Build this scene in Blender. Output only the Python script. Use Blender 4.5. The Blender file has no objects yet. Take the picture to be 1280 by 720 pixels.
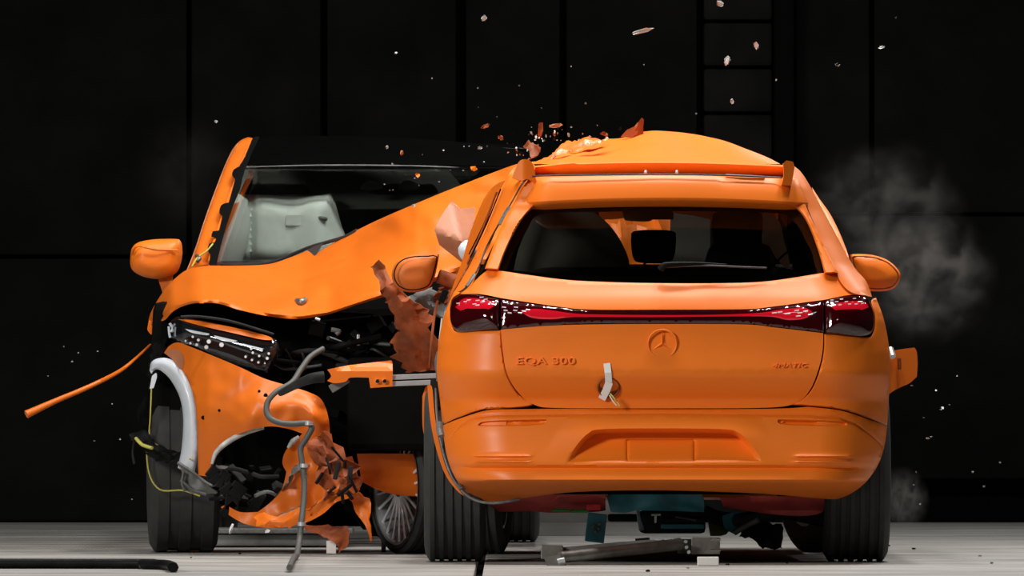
import bpy, bmesh, math, random
import numpy as np
from mathutils import Vector, noise, Matrix
from mathutils.geometry import delaunay_2d_cdt
random.seed(7)
SC = bpy.context.scene
COL = SC.collection
# ------------------------------------------------------------------ camera
DIST, FPX, HOR, CAMH = 40.0, 12480.0, 503.4, 0.65      # metres, pixels, horizon row, lens height
cam = bpy.data.cameras.new('camera'); cam.sensor_width = 36.0; cam.lens = FPX * 36 / 1280
cam.shift_y = (HOR - 360) / 1280.0
cam.clip_start = 1.0; cam.clip_end = 200
camo = bpy.data.objects.new('camera', cam); COL.objects.link(camo)
camo.location = (0, -DIST, CAMH); camo.rotation_euler = (math.pi / 2, 0, 0)
SC.camera = camo
# ------------------------------------------------------------------ world, lights, exposure
w = bpy.data.worlds.new('world'); SC.world = w; w.use_nodes = True
w.node_tree.nodes['Background'].inputs[0].default_value = (0.05, 0.055, 0.06, 1)
w.node_tree.nodes['Background'].inputs[1].default_value = 0.12
SC.view_settings.view_transform = 'Standard'; SC.view_settings.look = 'None'
SC.view_settings.exposure = -0.27; SC.view_settings.gamma = 1.0
SC.view_settings.use_curve_mapping = False
def lamp(loc, target, size, power, col=(1, 1, 1), spread=math.pi):
    l = bpy.data.lights.new('flood_lamp', 'AREA'); l.shape = 'RECTANGLE'; l.size = size[0]; l.size_y = size[1]
    l.energy = power; l.color = col; l.spread = spread
    o = bpy.data.objects.new('flood_lamp', l); COL.objects.link(o); o.location = loc
    d = Vector(target) - Vector(loc); o.rotation_euler = d.to_track_quat('-Z', 'Y').to_euler()
# hall lamp racks: rows of small flood panels
for i in range(4):
    for j in range(2):
        lamp((-8.6 + i * 0.9, -7.6 + 0.1 * j, 4.3 + j * 0.8), (-0.2, 1.0, 0.8), (0.5, 0.3), 120, (1, .97, .92))
for i in range(3):
    lamp((3.0 + i * 0.9, -8.5, 5.6), (0.3, 1.0, 0.8), (0.5, 0.3), 12, (1, .97, .92))
for i in range(4):
    for j in range(2):
        lamp((-2.4 + i * 1.5, 0.6 + j * 2.0, 6.6), (-0.2 + (i - 1.5) * .5, 1.6 + j * .8, 0), (0.7, 0.4), (60, 90, 145, 145)[i], (1, .98, .95))
for i in range(2):      # lamps added on the far side to brighten dust and floor
    lamp((3.6 + i * 2.6, 11.5, 6.4), (0.8, 2.5, 0.6), (0.9, 0.5), 110, (1, .98, .95))
# ------------------------------------------------------------------ materials
def nt(name):
    m = bpy.data.materials.new(name); m.use_nodes = True
    return m, m.node_tree, m.node_tree.nodes['Principled BSDF']
def mat(name, col, rough=0.5, metal=0.0, coat=0.0, noise_s=0, noise_a=0.15, bump=0.0, bump_s=60, emit=None, es=0):
    m, t, b = nt(name)
    b.inputs['Base Color'].default_value = (*col, 1); b.inputs['Roughness'].default_value = rough
    b.inputs['Metallic'].default_value = metal; b.inputs['Coat Weight'].default_value = coat
    b.inputs['Coat Roughness'].default_value = 0.28 if 'orange' in name else 0.08
    if ('black' in name or 'dark' in name) and 'headlamp' not in name: b.inputs['Specular IOR Level'].default_value = 0.08
    if 'orange' in name: b.inputs['Specular IOR Level'].default_value = 0.28
    if noise_s:
        tc = t.nodes.new('ShaderNodeTexCoord'); n = t.nodes.new('ShaderNodeTexNoise'); n.inputs['Scale'].default_value = noise_s
        n.inputs['Detail'].default_value = 6
        t.links.new(tc.outputs['Object'], n.inputs['Vector'])
        r = t.nodes.new('ShaderNodeMapRange'); r.inputs[3].default_value = 1 - noise_a; r.inputs[4].default_value = 1 + noise_a
        r.inputs[1].default_value = .3; r.inputs[2].default_value = .7
        t.links.new(n.outputs['Fac'], r.inputs[0])
        h = t.nodes.new('ShaderNodeHueSaturation'); h.inputs['Color'].default_value = (*col, 1)
        t.links.new(r.outputs[0], h.inputs['Value']); t.links.new(h.outputs[0], b.inputs['Base Color'])
    if bump:
        tc2 = t.nodes.new('ShaderNodeTexCoord'); n2 = t.nodes.new('ShaderNodeTexNoise'); n2.inputs['Scale'].default_value = bump_s
        t.links.new(tc2.outputs['Object'], n2.inputs['Vector'])
        bp = t.nodes.new('ShaderNodeBump'); bp.inputs['Strength'].default_value = bump; bp.inputs['Distance'].default_value = 0.01
        t.links.new(n2.outputs['Fac'], bp.inputs['Height']); t.links.new(bp.outputs[0], b.inputs['Normal'])
    if emit:
        b.inputs['Emission Color'].default_value = (*emit, 1); b.inputs['Emission Strength'].default_value = es
    return m
def glass(name, tint, gloss=0.06):
    m, t, b = nt(name); t.nodes.remove(b)
    out = t.nodes['Material Output']; tr = t.nodes.new('ShaderNodeBsdfTransparent'); tr.inputs[0].default_value = (*tint, 1)
    g = t.nodes.new('ShaderNodeBsdfGlossy'); g.inputs['Roughness'].default_value = 0.03
    lw = t.nodes.new('ShaderNodeLayerWeight'); lw.inputs[0].default_value = 0.25
    mr = t.nodes.new('ShaderNodeMapRange'); mr.inputs[3].default_value = gloss; mr.inputs[4].default_value = 0.6
    mx = t.nodes.new('ShaderNodeMixShader'); t.links.new(lw.outputs['Fresnel'], mr.inputs[0]); t.links.new(mr.outputs[0], mx.inputs[0])
    t.links.new(tr.outputs[0], mx.inputs[1]); t.links.new(g.outputs[0], mx.inputs[2]); t.links.new(mx.outputs[0], out.inputs[0])
    return m
M = {
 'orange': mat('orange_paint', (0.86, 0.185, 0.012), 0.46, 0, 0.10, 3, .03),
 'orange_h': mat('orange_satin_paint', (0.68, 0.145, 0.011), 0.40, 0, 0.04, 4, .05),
 'orange_worn': mat('scuffed_orange_paint', (0.27, 0.06, 0.015), 0.65, 0, 0, 9, .45, .3, 30),  # shade on crushed parts painted in as brown, with scuffs
 'orange_dull': mat('dull_orange_paint', (0.56, 0.135, 0.02), 0.5, 0, 0, 5, .12),  # bonnet orange with the left mirror's shade painted in
 'black': mat('black_plastic', (0.006, 0.006, 0.0065), 0.5, 0, 0, 12, .5),
 'soot': mat('matt_black', (0.003, 0.003, 0.003), 0.9),
 'gap': mat('seam_black', (0.004, 0.003, 0.003), 0.9),
 'rubber': mat('tyre_rubber', (0.030, 0.031, 0.029), 0.75, 0, 0, 20, .2),
 'seal': mat('rubber_seal', (0.035, 0.035, 0.036), 0.5),
 'tape_grey': mat('grey_tape', (0.14, 0.14, 0.14), 0.45, 0, 0, 60, .3),
 'tape_white': mat('white_tape', (0.75, 0.73, 0.70), 0.6),
 'alu': mat('bare_aluminium', (0.62, 0.64, 0.66), 0.35, .6, 0, 20, .1),
 'steel': mat('grey_steel', (0.22, 0.21, 0.19), 0.4, .7, 0, 20, .25),
 'greyp': mat('grey_plastic', (0.13, 0.13, 0.125), 0.55, 0, 0, 10, .4),
 'darkgrey': mat('dark_grey_plastic', (0.024, 0.024, 0.024), 0.55, 0, 0, 10, .5),
 'cabl': mat('cable_sheath', (0.075, 0.078, 0.072), 0.6),
 'foil': mat('torn_bare_metal', (0.75, 0.40, 0.20), 0.35, .3, 0, 30, .4),
 'lining': mat('grey_headlining', (0.32, 0.33, 0.29), 0.9),
 'rimw': mat('polished_spoke', (0.9, 0.92, 0.95), 0.3, .3),
 'pale': mat('pale_torn_plastic', (0.42, 0.42, 0.40), 0.55, 0, 0, 30, .4),
 'white': mat('bare_white_liner', (0.62, 0.66, 0.72), 0.35, 0, .2, 6, .1),
 'airbag': mat('airbag_cloth', (0.86, 0.90, 0.86), 0.85, 0, 0, 5, .08, .3, 18),
 'lens': mat('red_lens', (0.035, 0.0008, 0.002), 0.07, 0, 1.0),
 'lens_lit': mat('lit_red_lens', (0.30, 0.003, 0.010), 0.07, 0, 1.0, emit=(1, .01, .03), es=0.42),
 'head': mat('headlamp_black', (0.012, 0.014, 0.016), 0.06, 0, 1.0),
 'chrome': mat('chrome', (0.85, 0.87, 0.9), 0.12, 1.0),
 'led': mat('lamp_reflector', (0.95, 0.97, 1.0), 0.35, 0, 1),  # white for the modelled reflections on the lamp lenses
 'teal': mat('teal_paint', (0.035, 0.21, 0.27), 0.45, 0, 0, 10, .3),
 'redp': mat('red_paint', (0.55, 0.07, 0.06), 0.5, 0, 0, 10, .3),
 'redb': mat('bright_red_paint', (0.75, 0.02, 0.03), 0.5),
 'green': mat('green_plastic', (0.02, 0.25, 0.03), 0.5),
 'olive': mat('olive_plastic', (0.14, 0.15, 0.03), 0.5),
 'yellow': mat('yellow_cable', (0.55, 0.5, 0.10), 0.5),
 'seat': mat('black_seat_cloth', (0.010, 0.010, 0.010), 0.9),
 'trimgrey': mat('grey_cabin_trim', (0.045, 0.047, 0.043), 0.8, 0, 0, 5, .3),
 'glass_rear': glass('rear_glass', (0.66, 0.66, 0.62), .02),
 'glass_front': glass('windscreen_glass', (0.955, 0.98, 0.96), .03),
 'glass_black': mat('black_roof_glass', (0.002, 0.002, 0.002), 0.35),
 'debris': mat('pale_debris', (0.42, 0.42, 0.41), 0.35, .2),
 'debris_w': mat('white_debris', (0.85, 0.85, 0.83), 0.3),
 'pink': mat('primer_scuffed_paint', (0.42, 0.15, 0.07), 0.5, 0, 0, 12, .15),  # pinkish tone; on the wing facet it is a painted-in highlight
 'wall': mat('black_hall_panel', (0.0045, 0.0045, 0.0042), 0.8, 0, 0, 3, .4),
 'wall_d': mat('black_hall_column', (0.002, 0.002, 0.002), 0.9),
 'wall_l': mat('dark_grey_hall_panel', (0.010, 0.010, 0.0096), 0.8, 0, 0, 3, .4),
}
def concrete():
    m, t, b = nt('hall_concrete')
    tc = t.nodes.new('ShaderNodeTexCoord'); mp = t.nodes.new('ShaderNodeMapping'); mp.inputs['Scale'].default_value = (0.8, 2.2, 1)
    t.links.new(tc.outputs['Object'], mp.inputs['Vector'])
    n = t.nodes.new('ShaderNodeTexNoise'); n.inputs['Scale'].default_value = 1.3; n.inputs['Detail'].default_value = 9; n.inputs['Roughness'].default_value = .65
    t.links.new(mp.outputs[0], n.inputs['Vector'])
    r = t.nodes.new('ShaderNodeValToRGB'); e = r.color_ramp.elements
    e[0].position = .3; e[0].color = (.13, .127, .118, 1); e[1].position = .72; e[1].color = (.47, .46, .43, 1)
    t.links.new(n.outputs['Fac'], r.inputs[0]); t.links.new(r.outputs[0], b.inputs['Base Color'])
    b.inputs['Roughness'].default_value = .6
    return m
M['concrete'] = concrete()
# ------------------------------------------------------------------ helpers
def P(px, py, Y):
    s = (DIST + Y) / FPX
    return Vector(((px - 640) * s, Y, CAMH - (py - HOR) * s))
def floor_Y(py): return CAMH * FPX / (py - HOR) - DIST
def root_loc(p):
    while p is not None and p.parent is not None: p = p.parent
    return p.location.copy() if p is not None else Vector((0, 0, 0))
def thing(name, label, cat, loc=(0, 0, 0), group=None):
    o = bpy.data.objects.new(name, None); COL.objects.link(o); o.location = loc; o.empty_display_size = .1
    o['label'] = label; o['category'] = cat
    if group: o['group'] = group
    return o
def tag(o, label, cat, group=None):
    o['label'] = label; o['category'] = cat
    if group: o['group'] = group
    return o
def mesh_obj(name, verts, faces, m, parent=None, smooth=True, label=None, sharp=None, kind=None):
    off = root_loc(parent)
    if parent is None:
        a = np.array([tuple(v) for v in verts]); off = Vector(a.mean(axis=0)); 
    me = bpy.data.meshes.new(name); me.from_pydata([tuple(Vector(v) - off) for v in verts], [], faces); me.update()
    if smooth:
        me.polygons.foreach_set('use_smooth', [True] * len(me.polygons))
    me.materials.append(M[m] if isinstance(m, str) else m)
    bm = bmesh.new(); bm.from_mesh(me); bmesh.ops.recalc_face_normals(bm, faces=bm.faces)
    for e in bm.edges:
        if len(e.link_faces) == 2 and e.calc_face_angle(0) > (sharp or math.radians(50)): e.smooth = False
    bm.to_mesh(me); bm.free()
    o = bpy.data.objects.new(name, me); COL.objects.link(o)
    if parent is None: o.location = off
    else: o.parent = parent
    if label: o['label'] = label
    if kind: o['kind'] = kind
    return o
def curve(pts, closed=False, n=6):
    """Catmull-Rom through points; a point with a trailing 'c' is a corner."""
    raw = [tuple(p[:-1]) if p[-1] == 'c' else tuple(p) for p in pts]; cor = [p[-1] == 'c' for p in pts]
    N = len(raw); A = np.array(raw, float); out = []
    for i in range(N if closed else N - 1):
        i0, i1, i2, i3 = (i - 1) % N, i, (i + 1) % N, (i + 2) % N
        if not closed: i0 = max(i - 1, 0); i3 = min(i + 2, N - 1)
        if cor[i1]: i0 = i1
        if cor[i2]: i3 = i2
        p0, p1, p2, p3 = A[i0], A[i1], A[i2], A[i3]
        for k in range(n):
            t = k / n
            q = .5 * ((2 * p1) + (-p0 + p2) * t + (2 * p0 - 5 * p1 + 4 * p2 - p3) * t * t + (-p0 + 3 * p1 - 3 * p2 + p3) * t ** 3)
            out.append(q)
    if not closed: out.append(A[-1])
    return np.array(out)
def seg_dist(poly, X, Y, closed=True):
    A = np.asarray(poly, float); B = np.roll(A, -1, axis=0)
    if not closed: A, B = A[:-1], B[:-1]
    d = np.full(X.shape, 1e9)
    for (ax, ay), (bx, by) in zip(A, B):
        vx, vy = bx - ax, by - ay; L = vx * vx + vy * vy + 1e-12
        t = np.clip(((X - ax) * vx + (Y - ay) * vy) / L, 0, 1)
        d = np.minimum(d, np.hypot(X - ax - t * vx, Y - ay - t * vy))
    return d
def inside(poly, X, Y):
    A = np.asarray(poly, float); B = np.roll(A, -1, axis=0); r = np.zeros(X.shape, bool)
    for (ax, ay), (bx, by) in zip(A, B):
        c = ((ay > Y) != (by > Y)) & (X < (bx - ax) * (Y - ay) / (by - ay + 1e-12) + ax)
        r ^= c
    return r
def sd(poly, X, Y):
    d = seg_dist(poly, X, Y); return np.where(inside(poly, X, Y), d, -d)
def ss(t): t = np.clip(t, 0, 1); return t * t * (3 - 2 * t)
def tri2d(outline, holes=(), step=6.0, inset=0, lines=()):
    O = np.asarray(outline, float); pts = [tuple(p) for p in O]; edges = [(i, (i + 1) % len(O)) for i in range(len(O))]
    for h in holes:
        b = len(pts); pts += [tuple(p) for p in h]; edges += [(b + i, b + (i + 1) % len(h)) for i in range(len(h))]
    x0, y0 = O.min(0); x1, y1 = O.max(0); g = []
    j = 0; y = y0 + step / 2
    while y < y1:
        x = x0 + (step / 2 if j % 2 else 0)
        while x < x1: g.append((x, y)); x += step
        y += step * .87; j += 1
    if inset:
        T = np.roll(O, -1, 0) - np.roll(O, 1, 0); L = np.hypot(T[:, 0], T[:, 1])[:, None] + 1e-9; Nn = np.stack([-T[:, 1], T[:, 0]], 1) / L
        for s in (1, -1):
            ii = O + Nn * inset * s
            ok = (sd(O, ii[:, 0], ii[:, 1]) > inset * .85); ring = ii[ok]
            if len(ring) > len(O) * .5: break
    else: ring = np.zeros((0, 2))
    if g:
        G = np.array(g); d = sd(O, G[:, 0], G[:, 1]); k = d > (max(step * .45, inset * 1.6))
        for h in holes: k &= (sd(h, G[:, 0], G[:, 1]) < -step * .45)
        G = G[k]
    else: G = np.zeros((0, 2))
    if len(ring) and len(holes):
        k = np.ones(len(ring), bool)
        for h in holes: k &= (sd(h, ring[:, 0], ring[:, 1]) < -inset)
        ring = ring[k]
    ex = []
    for ln, offs in lines:
        ln = np.asarray(ln, float); sl = np.r_[0, np.cumsum(np.hypot(*np.diff(ln, axis=0).T))]; q = np.arange(0, sl[-1], max(2.5, step * .9))
        lx = np.interp(q, sl, ln[:, 0]); ly = np.interp(q, sl, ln[:, 1]); tx = np.gradient(lx); ty = np.gradient(ly); tl_ = np.hypot(tx, ty) + 1e-9
        for of in offs: ex.append(np.stack([lx - ty / tl_ * of, ly + tx / tl_ * of], 1))
    if ex:
        E = np.vstack(ex); k = sd(O, E[:, 0], E[:, 1]) > 1.2; E = E[k]
        if len(G): G = G[np.array([np.min(np.hypot(E[:, 0] - a, E[:, 1] - b)) > step * .55 for a, b in G])]
        G = np.vstack([G, E])
    pts += [tuple(p) for p in G] + [tuple(p) for p in ring]
    r = delaunay_2d_cdt([Vector(p) for p in pts], edges, [], 0, 1e-4)
    V = np.array([tuple(v) for v in r[0]]); F = [tuple(f) for f in r[2]]
    C = np.array([V[list(f)].mean(0) for f in F])
    k = inside(O, C[:, 0], C[:, 1])
    for h in holes: k &= ~inside(h, C[:, 0], C[:, 1])
    F = [f for f, q in zip(F, k) if q]
    return V, F
def patch(name, outline, depth, m, parent=None, holes=(), step=6.0, roll=None, thick=0.006, smooth=True, mapf=None, label=None, back=None, sharp=None, lines=()):
    """A curved sheet of real thickness: 2-D outline, depth function, mapped to the world."""
    V, F = tri2d(outline, holes, step, roll[0] if roll else 0, lines)
    X, Y = V[:, 0], V[:, 1]; Z = np.asarray(depth(X, Y), float) + np.zeros(len(X))
    if roll:
        d = np.minimum(seg_dist(outline, X, Y), 1e9); Z = Z + roll[1] * (1 - np.sqrt(np.clip(1 - (1 - np.clip(d / roll[0], 0, 1)) ** 2, 0, 1)))
    mp = mapf or P
    front = [Vector(mp(x, y, z)) for x, y, z in zip(X, Y, Z)]
    bk = back or (lambda v: v + Vector((0, thick, 0)))
    used = sorted({i for f in F for i in f}); rm = {i: k for k, i in enumerate(used)}
    vf = [front[i] for i in used]; n = len(vf); vs = vf + [bk(v) for v in vf]
    F = [tuple(rm[i] for i in f) for f in F]
    fs = list(F) + [tuple(n + i for i in reversed(f)) for f in F]
    cnt = {}
    for f in F:
        for a, b in zip(f, f[1:] + f[:1]): cnt[(a, b)] = 1
    for (a, b) in cnt:
        if (b, a) not in cnt: fs.append((b, a, n + a, n + b))
    return mesh_obj(name, vs, fs, m, parent, smooth, label, sharp)
def tube(name, pts, r, m, parent=None, seg=8, n=5, closed=False, flat=1.0, label=None, smooth_path=True, build=True):
    """Round cable or bar through world points; r may be a list."""
    A = curve([tuple(p) for p in pts], closed, n) if smooth_path and len(pts) > 2 else np.array([tuple(p) for p in pts], float)
    N = len(A); rr = r if isinstance(r, (list, tuple)) else [r] * len(pts)
    R = np.interp(np.linspace(0, 1, N), np.linspace(0, 1, len(rr)), rr)
    vs = []; fs = []; up = Vector((0, 0, 1)); prev = None
    for i in range(N):
        a = Vector(A[(i - 1) % N] if closed else A[max(i - 1, 0)]); b = Vector(A[(i + 1) % N] if closed else A[min(i + 1, N - 1)])
        t = (b - a).normalized()
        if prev is None: u = t.cross(up if abs(t.z) < .9 else Vector((1, 0, 0))).normalized()
        else: u = (prev - t * prev.dot(t)).normalized()
        prev = u; v = t.cross(u); c = Vector(A[i])
        for k in range(seg):
            a2 = 2 * math.pi * k / seg; vs.append(c + (u * math.cos(a2) + v * math.sin(a2) * flat) * R[i])
    for i in range(N if closed else N - 1):
        for k in range(seg):
            j = (i + 1) % N; fs.append((i * seg + k, i * seg + (k + 1) % seg, j * seg + (k + 1) % seg, j * seg + k))
    if not closed: fs.append(tuple(range(seg))); fs.append(tuple((N - 1) * seg + k for k in reversed(range(seg))))
    if not build: return vs, fs
    return mesh_obj(name, vs, fs, m, parent, True, label, math.radians(60))
def merge(name, lst, m, parent=None, label=None, smooth=False, kind=None, sharp=None):
    vs = []; fs = []
    for v, f in lst:
        b = len(vs); vs += list(v); fs += [tuple(b + i for i in q) for q in f]
    return mesh_obj(name, vs, fs, m, parent, smooth, label, sharp, kind)
def boxg(c, s, rot=(0, 0, 0), bev=0.0, taper=1.0):
    """A chamfered, optionally tapered block."""
    R = Matrix.Rotation(rot[2], 3, 'Z') @ Matrix.Rotation(rot[1], 3, 'Y') @ Matrix.Rotation(rot[0], 3, 'X')
    bm = bmesh.new(); bmesh.ops.create_cube(bm, size=1)
    for v in bm.verts:
        k = taper if v.co.z > 0 else 1
        v.co = Vector((v.co.x * s[0] * k, v.co.y * s[1] * k, v.co.z * s[2]))
    if bev: bmesh.ops.bevel(bm, geom=list(bm.edges), offset=bev, segments=2, profile=.6, affect='EDGES')
    vs = [R @ v.co + Vector(c) for v in bm.verts]; bm.verts.index_update(); fs = [tuple(v.index for v in f.verts) for f in bm.faces]; bm.free()
    return vs, fs
def box(name, c, s, m, parent=None, rot=(0, 0, 0), bev=0.004, label=None, taper=1.0):
    v, f = boxg(c, s, rot, bev, taper); return mesh_obj(name, v, f, m, parent, False, label)
def pbox(name, px0, py0, px1, py1, Y, dy, m, parent=None, bev=.004, label=None, rot=(0, 0, 0), taper=1.0):
    a = P(px0, py0, Y); b = P(px1, py1, Y); c = (a + b) / 2; c.y += dy / 2
    return box(name, c, (abs(b.x - a.x), dy, abs(a.z - b.z)), m, parent, rot, bev, label, taper)
def lathe(name, prof, centre, axis, m, parent=None, seg=64, label=None, build=True, smooth=True, sharp=math.radians(35)):
    """prof: (offset along axis, radius) pairs."""
    ax = Vector(axis).normalized(); u = ax.orthogonal().normalized(); v = ax.cross(u); c = Vector(centre); vs = []; fs = []; n = len(prof)
    for k in range(seg):
        a = 2 * math.pi * k / seg; d = u * math.cos(a) + v * math.sin(a)
        for (o, r) in prof: vs.append(c + ax * o + d * r)
    for k in range(seg):
        j = (k + 1) % seg
        for i in range(n - 1): fs.append((k * n + i, k * n + i + 1, j * n + i + 1, j * n + i))
    if not build: return vs, fs
    return mesh_obj(name, vs, fs, m, parent, smooth, label, sharp)
def crumple(name, pts3, m, parent=None, amp=.02, seed=0, sub=3, thick=.004, label=None):
    """Torn sheet: quad strip between two 3-D edges, folded by noise. pts3 = [(left, right), ...]"""
    rnd = random.Random(seed); L = curve([tuple(p[0]) for p in pts3], False, 6); R = curve([tuple(p[1]) for p in pts3], False, 6)
    n = len(L); cols = 8; vs = []; fs = []
    for i in range(n):
        for j in range(cols):
            t = j / (cols - 1); p = Vector(L[i]) * (1 - t) + Vector(R[i]) * t
            q = p * 11 + Vector((seed * 3.1, 0, 0)); nn = noise.noise_vector(q) + noise.noise_vector(q * 3.1) * .55
            if j in (0, cols - 1): p = p + (Vector(R[i]) - Vector(L[i])) * rnd.uniform(-.10, .10)
            vs.append(p + Vector((nn.x * .5, nn.y, nn.z * .5)) * amp)
    for i in range(n - 1):
        for j in range(cols - 1):
            a = i * cols + j; fs.append((a, a + 1, a + cols + 1, a + cols))
    k = len(vs); vs2 = vs + [v + Vector((0.001, thick, 0.001)) for v in vs]
    f2 = fs + [tuple(k + i for i in reversed(f)) for f in fs]
    def rim(a, b): f2.append((b, a, k + a, k + b))
    for i in range(n - 1): rim(i * cols, (i + 1) * cols); rim((i + 1) * cols + cols - 1, i * cols + cols - 1)
    for j in range(cols - 1): rim(j + 1, j); rim((n - 1) * cols + j, (n - 1) * cols + j + 1)
    return mesh_obj(name, vs2, f2, m, parent, True, label, math.radians(40))
def PP(lst, Y): return [P(x, y, Y) for x, y in lst]
def tab(pairs, blur=0):
    p = np.array(sorted(pairs), float); xs = np.arange(0, 1300, .5); ys = np.interp(xs, p[:, 0], p[:, 1])
    if blur:
        k = np.hanning(int(blur * 4) + 3); k /= k.sum(); pad = len(k) // 2; ys = np.convolve(np.pad(ys, pad, mode='edge'), k, 'valid')[:len(xs)]
    return lambda q: np.interp(q, xs, ys)
# ================================================================== SETTING
def struct(o): o['kind'] = 'structure'; return o
def slab_px(name, xa, xb, Ya, Yb, z, parent, h=.04, m='concrete'):
    return box(name, ((xa + xb) / 2, (Ya + Yb) / 2, z - h / 2), (xb - xa, Yb - Ya, h), m, parent, (0, 0, 0), .006)
fl = struct(bpy.data.objects.new('floor', None)); COL.objects.link(fl)
sub = box('ground_slab', (0, 2, -.09), (30, 30, .1), 'gap', fl, bev=0)
seamx = P(600, 700, 0).x
ys = [-8, -2.9, 1.55, 1.63, 4.6, 8.2, 14.2]
for i in range(len(ys) - 1):
    xs_ = [-12, -4.2, seamx, 5.2, 12] if i % 2 == 0 else [-12, -2.9, seamx, 3.1, 12]
    if i == 2: continue
    for a, b in zip(xs_, xs_[1:]):
        g = .016 if b == seamx or a == seamx else .006
        slab_px('floor_plate', a + g, b - g, ys[i] + .012, ys[i + 1] - .012, 0, fl)
WY = 14.2
wl = struct(bpy.data.objects.new('wall_back', None)); COL.objects.link(wl); wl.location = (0, WY, 0)
box('backing', (0, WY + .4, 3.6), (26, .1, 7.4), 'wall_d', wl, bev=0)
def wx(px): return (px - 640) * (DIST + WY) / FPX
edges = [(-1200, -700), (-690, -180), (-170, 232), (238, 400), (408, 570), (582, 700), (708, 872)]
for a, b in edges:
    for k in range(5):
        box('wall_panel', ((wx(a) + wx(b)) / 2, WY + .2, .72 + k * 1.45), (wx(b) - wx(a), .1, 1.43), 'wall', wl, bev=.01)
for k in range(28):      # corrugated shutter left of the column
    box('shutter_slat', ((wx(880) + wx(966)) / 2, WY + .16, .1 + k * .25), (wx(966) - wx(880), .07, .235), 'wall_l', wl, bev=.02)
box('column', ((wx(968) + wx(992)) / 2, WY + .1, 3.6), (wx(992) - wx(968), .3, 7.2), 'wall_d', wl, bev=.01)
for a, b in [(996, 1088), (1094, 1300), (1308, 1800), (1810, 2400)]:
    for k in range(5):
        box('wall_panel', ((wx(a) + wx(b)) / 2, WY + .2, .95 + k * 1.45), (wx(b) - wx(a), .1, 1.43), 'wall', wl, bev=.01)
cl = struct(box('ceiling', (0, 2, 8.2), (30, 30, .2), 'wall_d', None, bev=0))
# ================================================================== REAR CAR
CX = 828.0
car = thing('compact_car', 'orange compact SUV seen squarely from behind, rear window intact and roof buckled up', 'car', tuple(P(CX, 702, .0)).__class__((P(CX, 700, 1.9).x, 1.9, 0)))
silL = np.array([(203, 655), (232, 628), (290, 606), (330, 588), (365, 567), (395, 555), (430, 548), (460, 546), (500, 552), (545, 553), (570, 557), (595, 567), (612, 580), (626, 600)], float)
silR = np.array([(203, 990), (235, 1014), (280, 1038), (330, 1064), (365, 1090), (400, 1105), (440, 1112), (480, 1112), (530, 1108), (570, 1101), (600, 1086), (618, 1064), (628, 1045)], float)
def hwL(py): return CX - np.interp(py, silL[:, 0], silL[:, 1])
def hwR(py): return np.interp(py, silR[:, 0], silR[:, 1]) - CX
def corner(px, py, r=.28, amt=.26):
    t = np.where(px < CX, (CX - px) / hwL(py), (px - CX) / hwR(py)); t = np.clip(t, 0, 1.0)
    k = np.clip((t - (1 - r)) / r, 0, 1)
    return .07 * t ** 2 + amt * (1 - np.sqrt(np.clip(1 - .985 * k ** 2, 0, 1)))
p_gate = tab([(205, .50), (222, .46), (262, .44), (300, .36), (345, .235), (360, .19), (372, .15), (386, .115), (405, .105), (440, .085), (466, .066), (470, .070), (500, .140), (511, .135)], 4)
p_bump = tab([(500, .10), (509, .10), (513, .085), (519, .072), (540, .050), (581, .020), (585, .042), (588, .026), (600, .010), (603, .035), (606, .085), (612, .16), (622, .28), (632, .4)], 1.5)
def d_gate(x, y): return p_gate(y) + corner(x, y)
ycrease = lambda x: np.interp(x, [545, 558, 575, 590, 620, 828, 1010, 1050, 1070, 1090, 1110], [570, 553, 532, 523, 519, 517, 519, 522, 530, 545, 565])
recess = curve([(706, 580, 'c'), (722, 556), (736, 542), (752, 537), (828, 536), (904, 537), (922, 541), (936, 553), (954, 578, 'c')], True, 6)
def mir(poly): return np.array([(2 * CX - x, y) for x, y in poly])
reflL = curve([(597, 530, 'c'), (612, 526), (684, 524, 'c'), (676, 531), (606, 533)], True, 4)
def d_bump(x, y):
    Z = p_bump(y) + corner(x, y, .30, .28)
    Z = Z + .028 * (1 - ss((y - ycrease(x) + 2) / 5))
    d = sd(recess, x, y); k = ss(d / 6); Z = Z + k * .085 * (1 - ss((y - 538) / 45) * .9)
    halo = np.clip(1 + d / 30, 0, 1) * (d < 0) * np.clip((575 - y) / 30, 0, 1); Z = Z - .012 * halo
    for pl in (reflL, mir(reflL)):
        Z = Z + .022 * ss(sd(pl, x, y) / 2.2)
    for yy in (570, 577):
        for xa, xb in ((587, 668), (2 * CX - 668, 2 * CX - 587)):
            w_ = ss((x - xa) / 12) * ss((xb - x) / 12); Z = Z - .012 * w_ * np.exp(-((y - yy) / 1.6) ** 2)
    plate = (np.abs(x - 826) < 42) & (np.abs(y - 563) < 13)
    e = np.abs(np.maximum(np.abs(x - 826) - 42, np.abs(y - 563) - 13)); Z = Z + .008 * np.exp(-(e / .9) ** 2)
    Z = Z + .016 * np.exp(-((y - ycrease(x)) / 1.3) ** 2) * ss((x - 552) / 10)
    return Z
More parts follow.
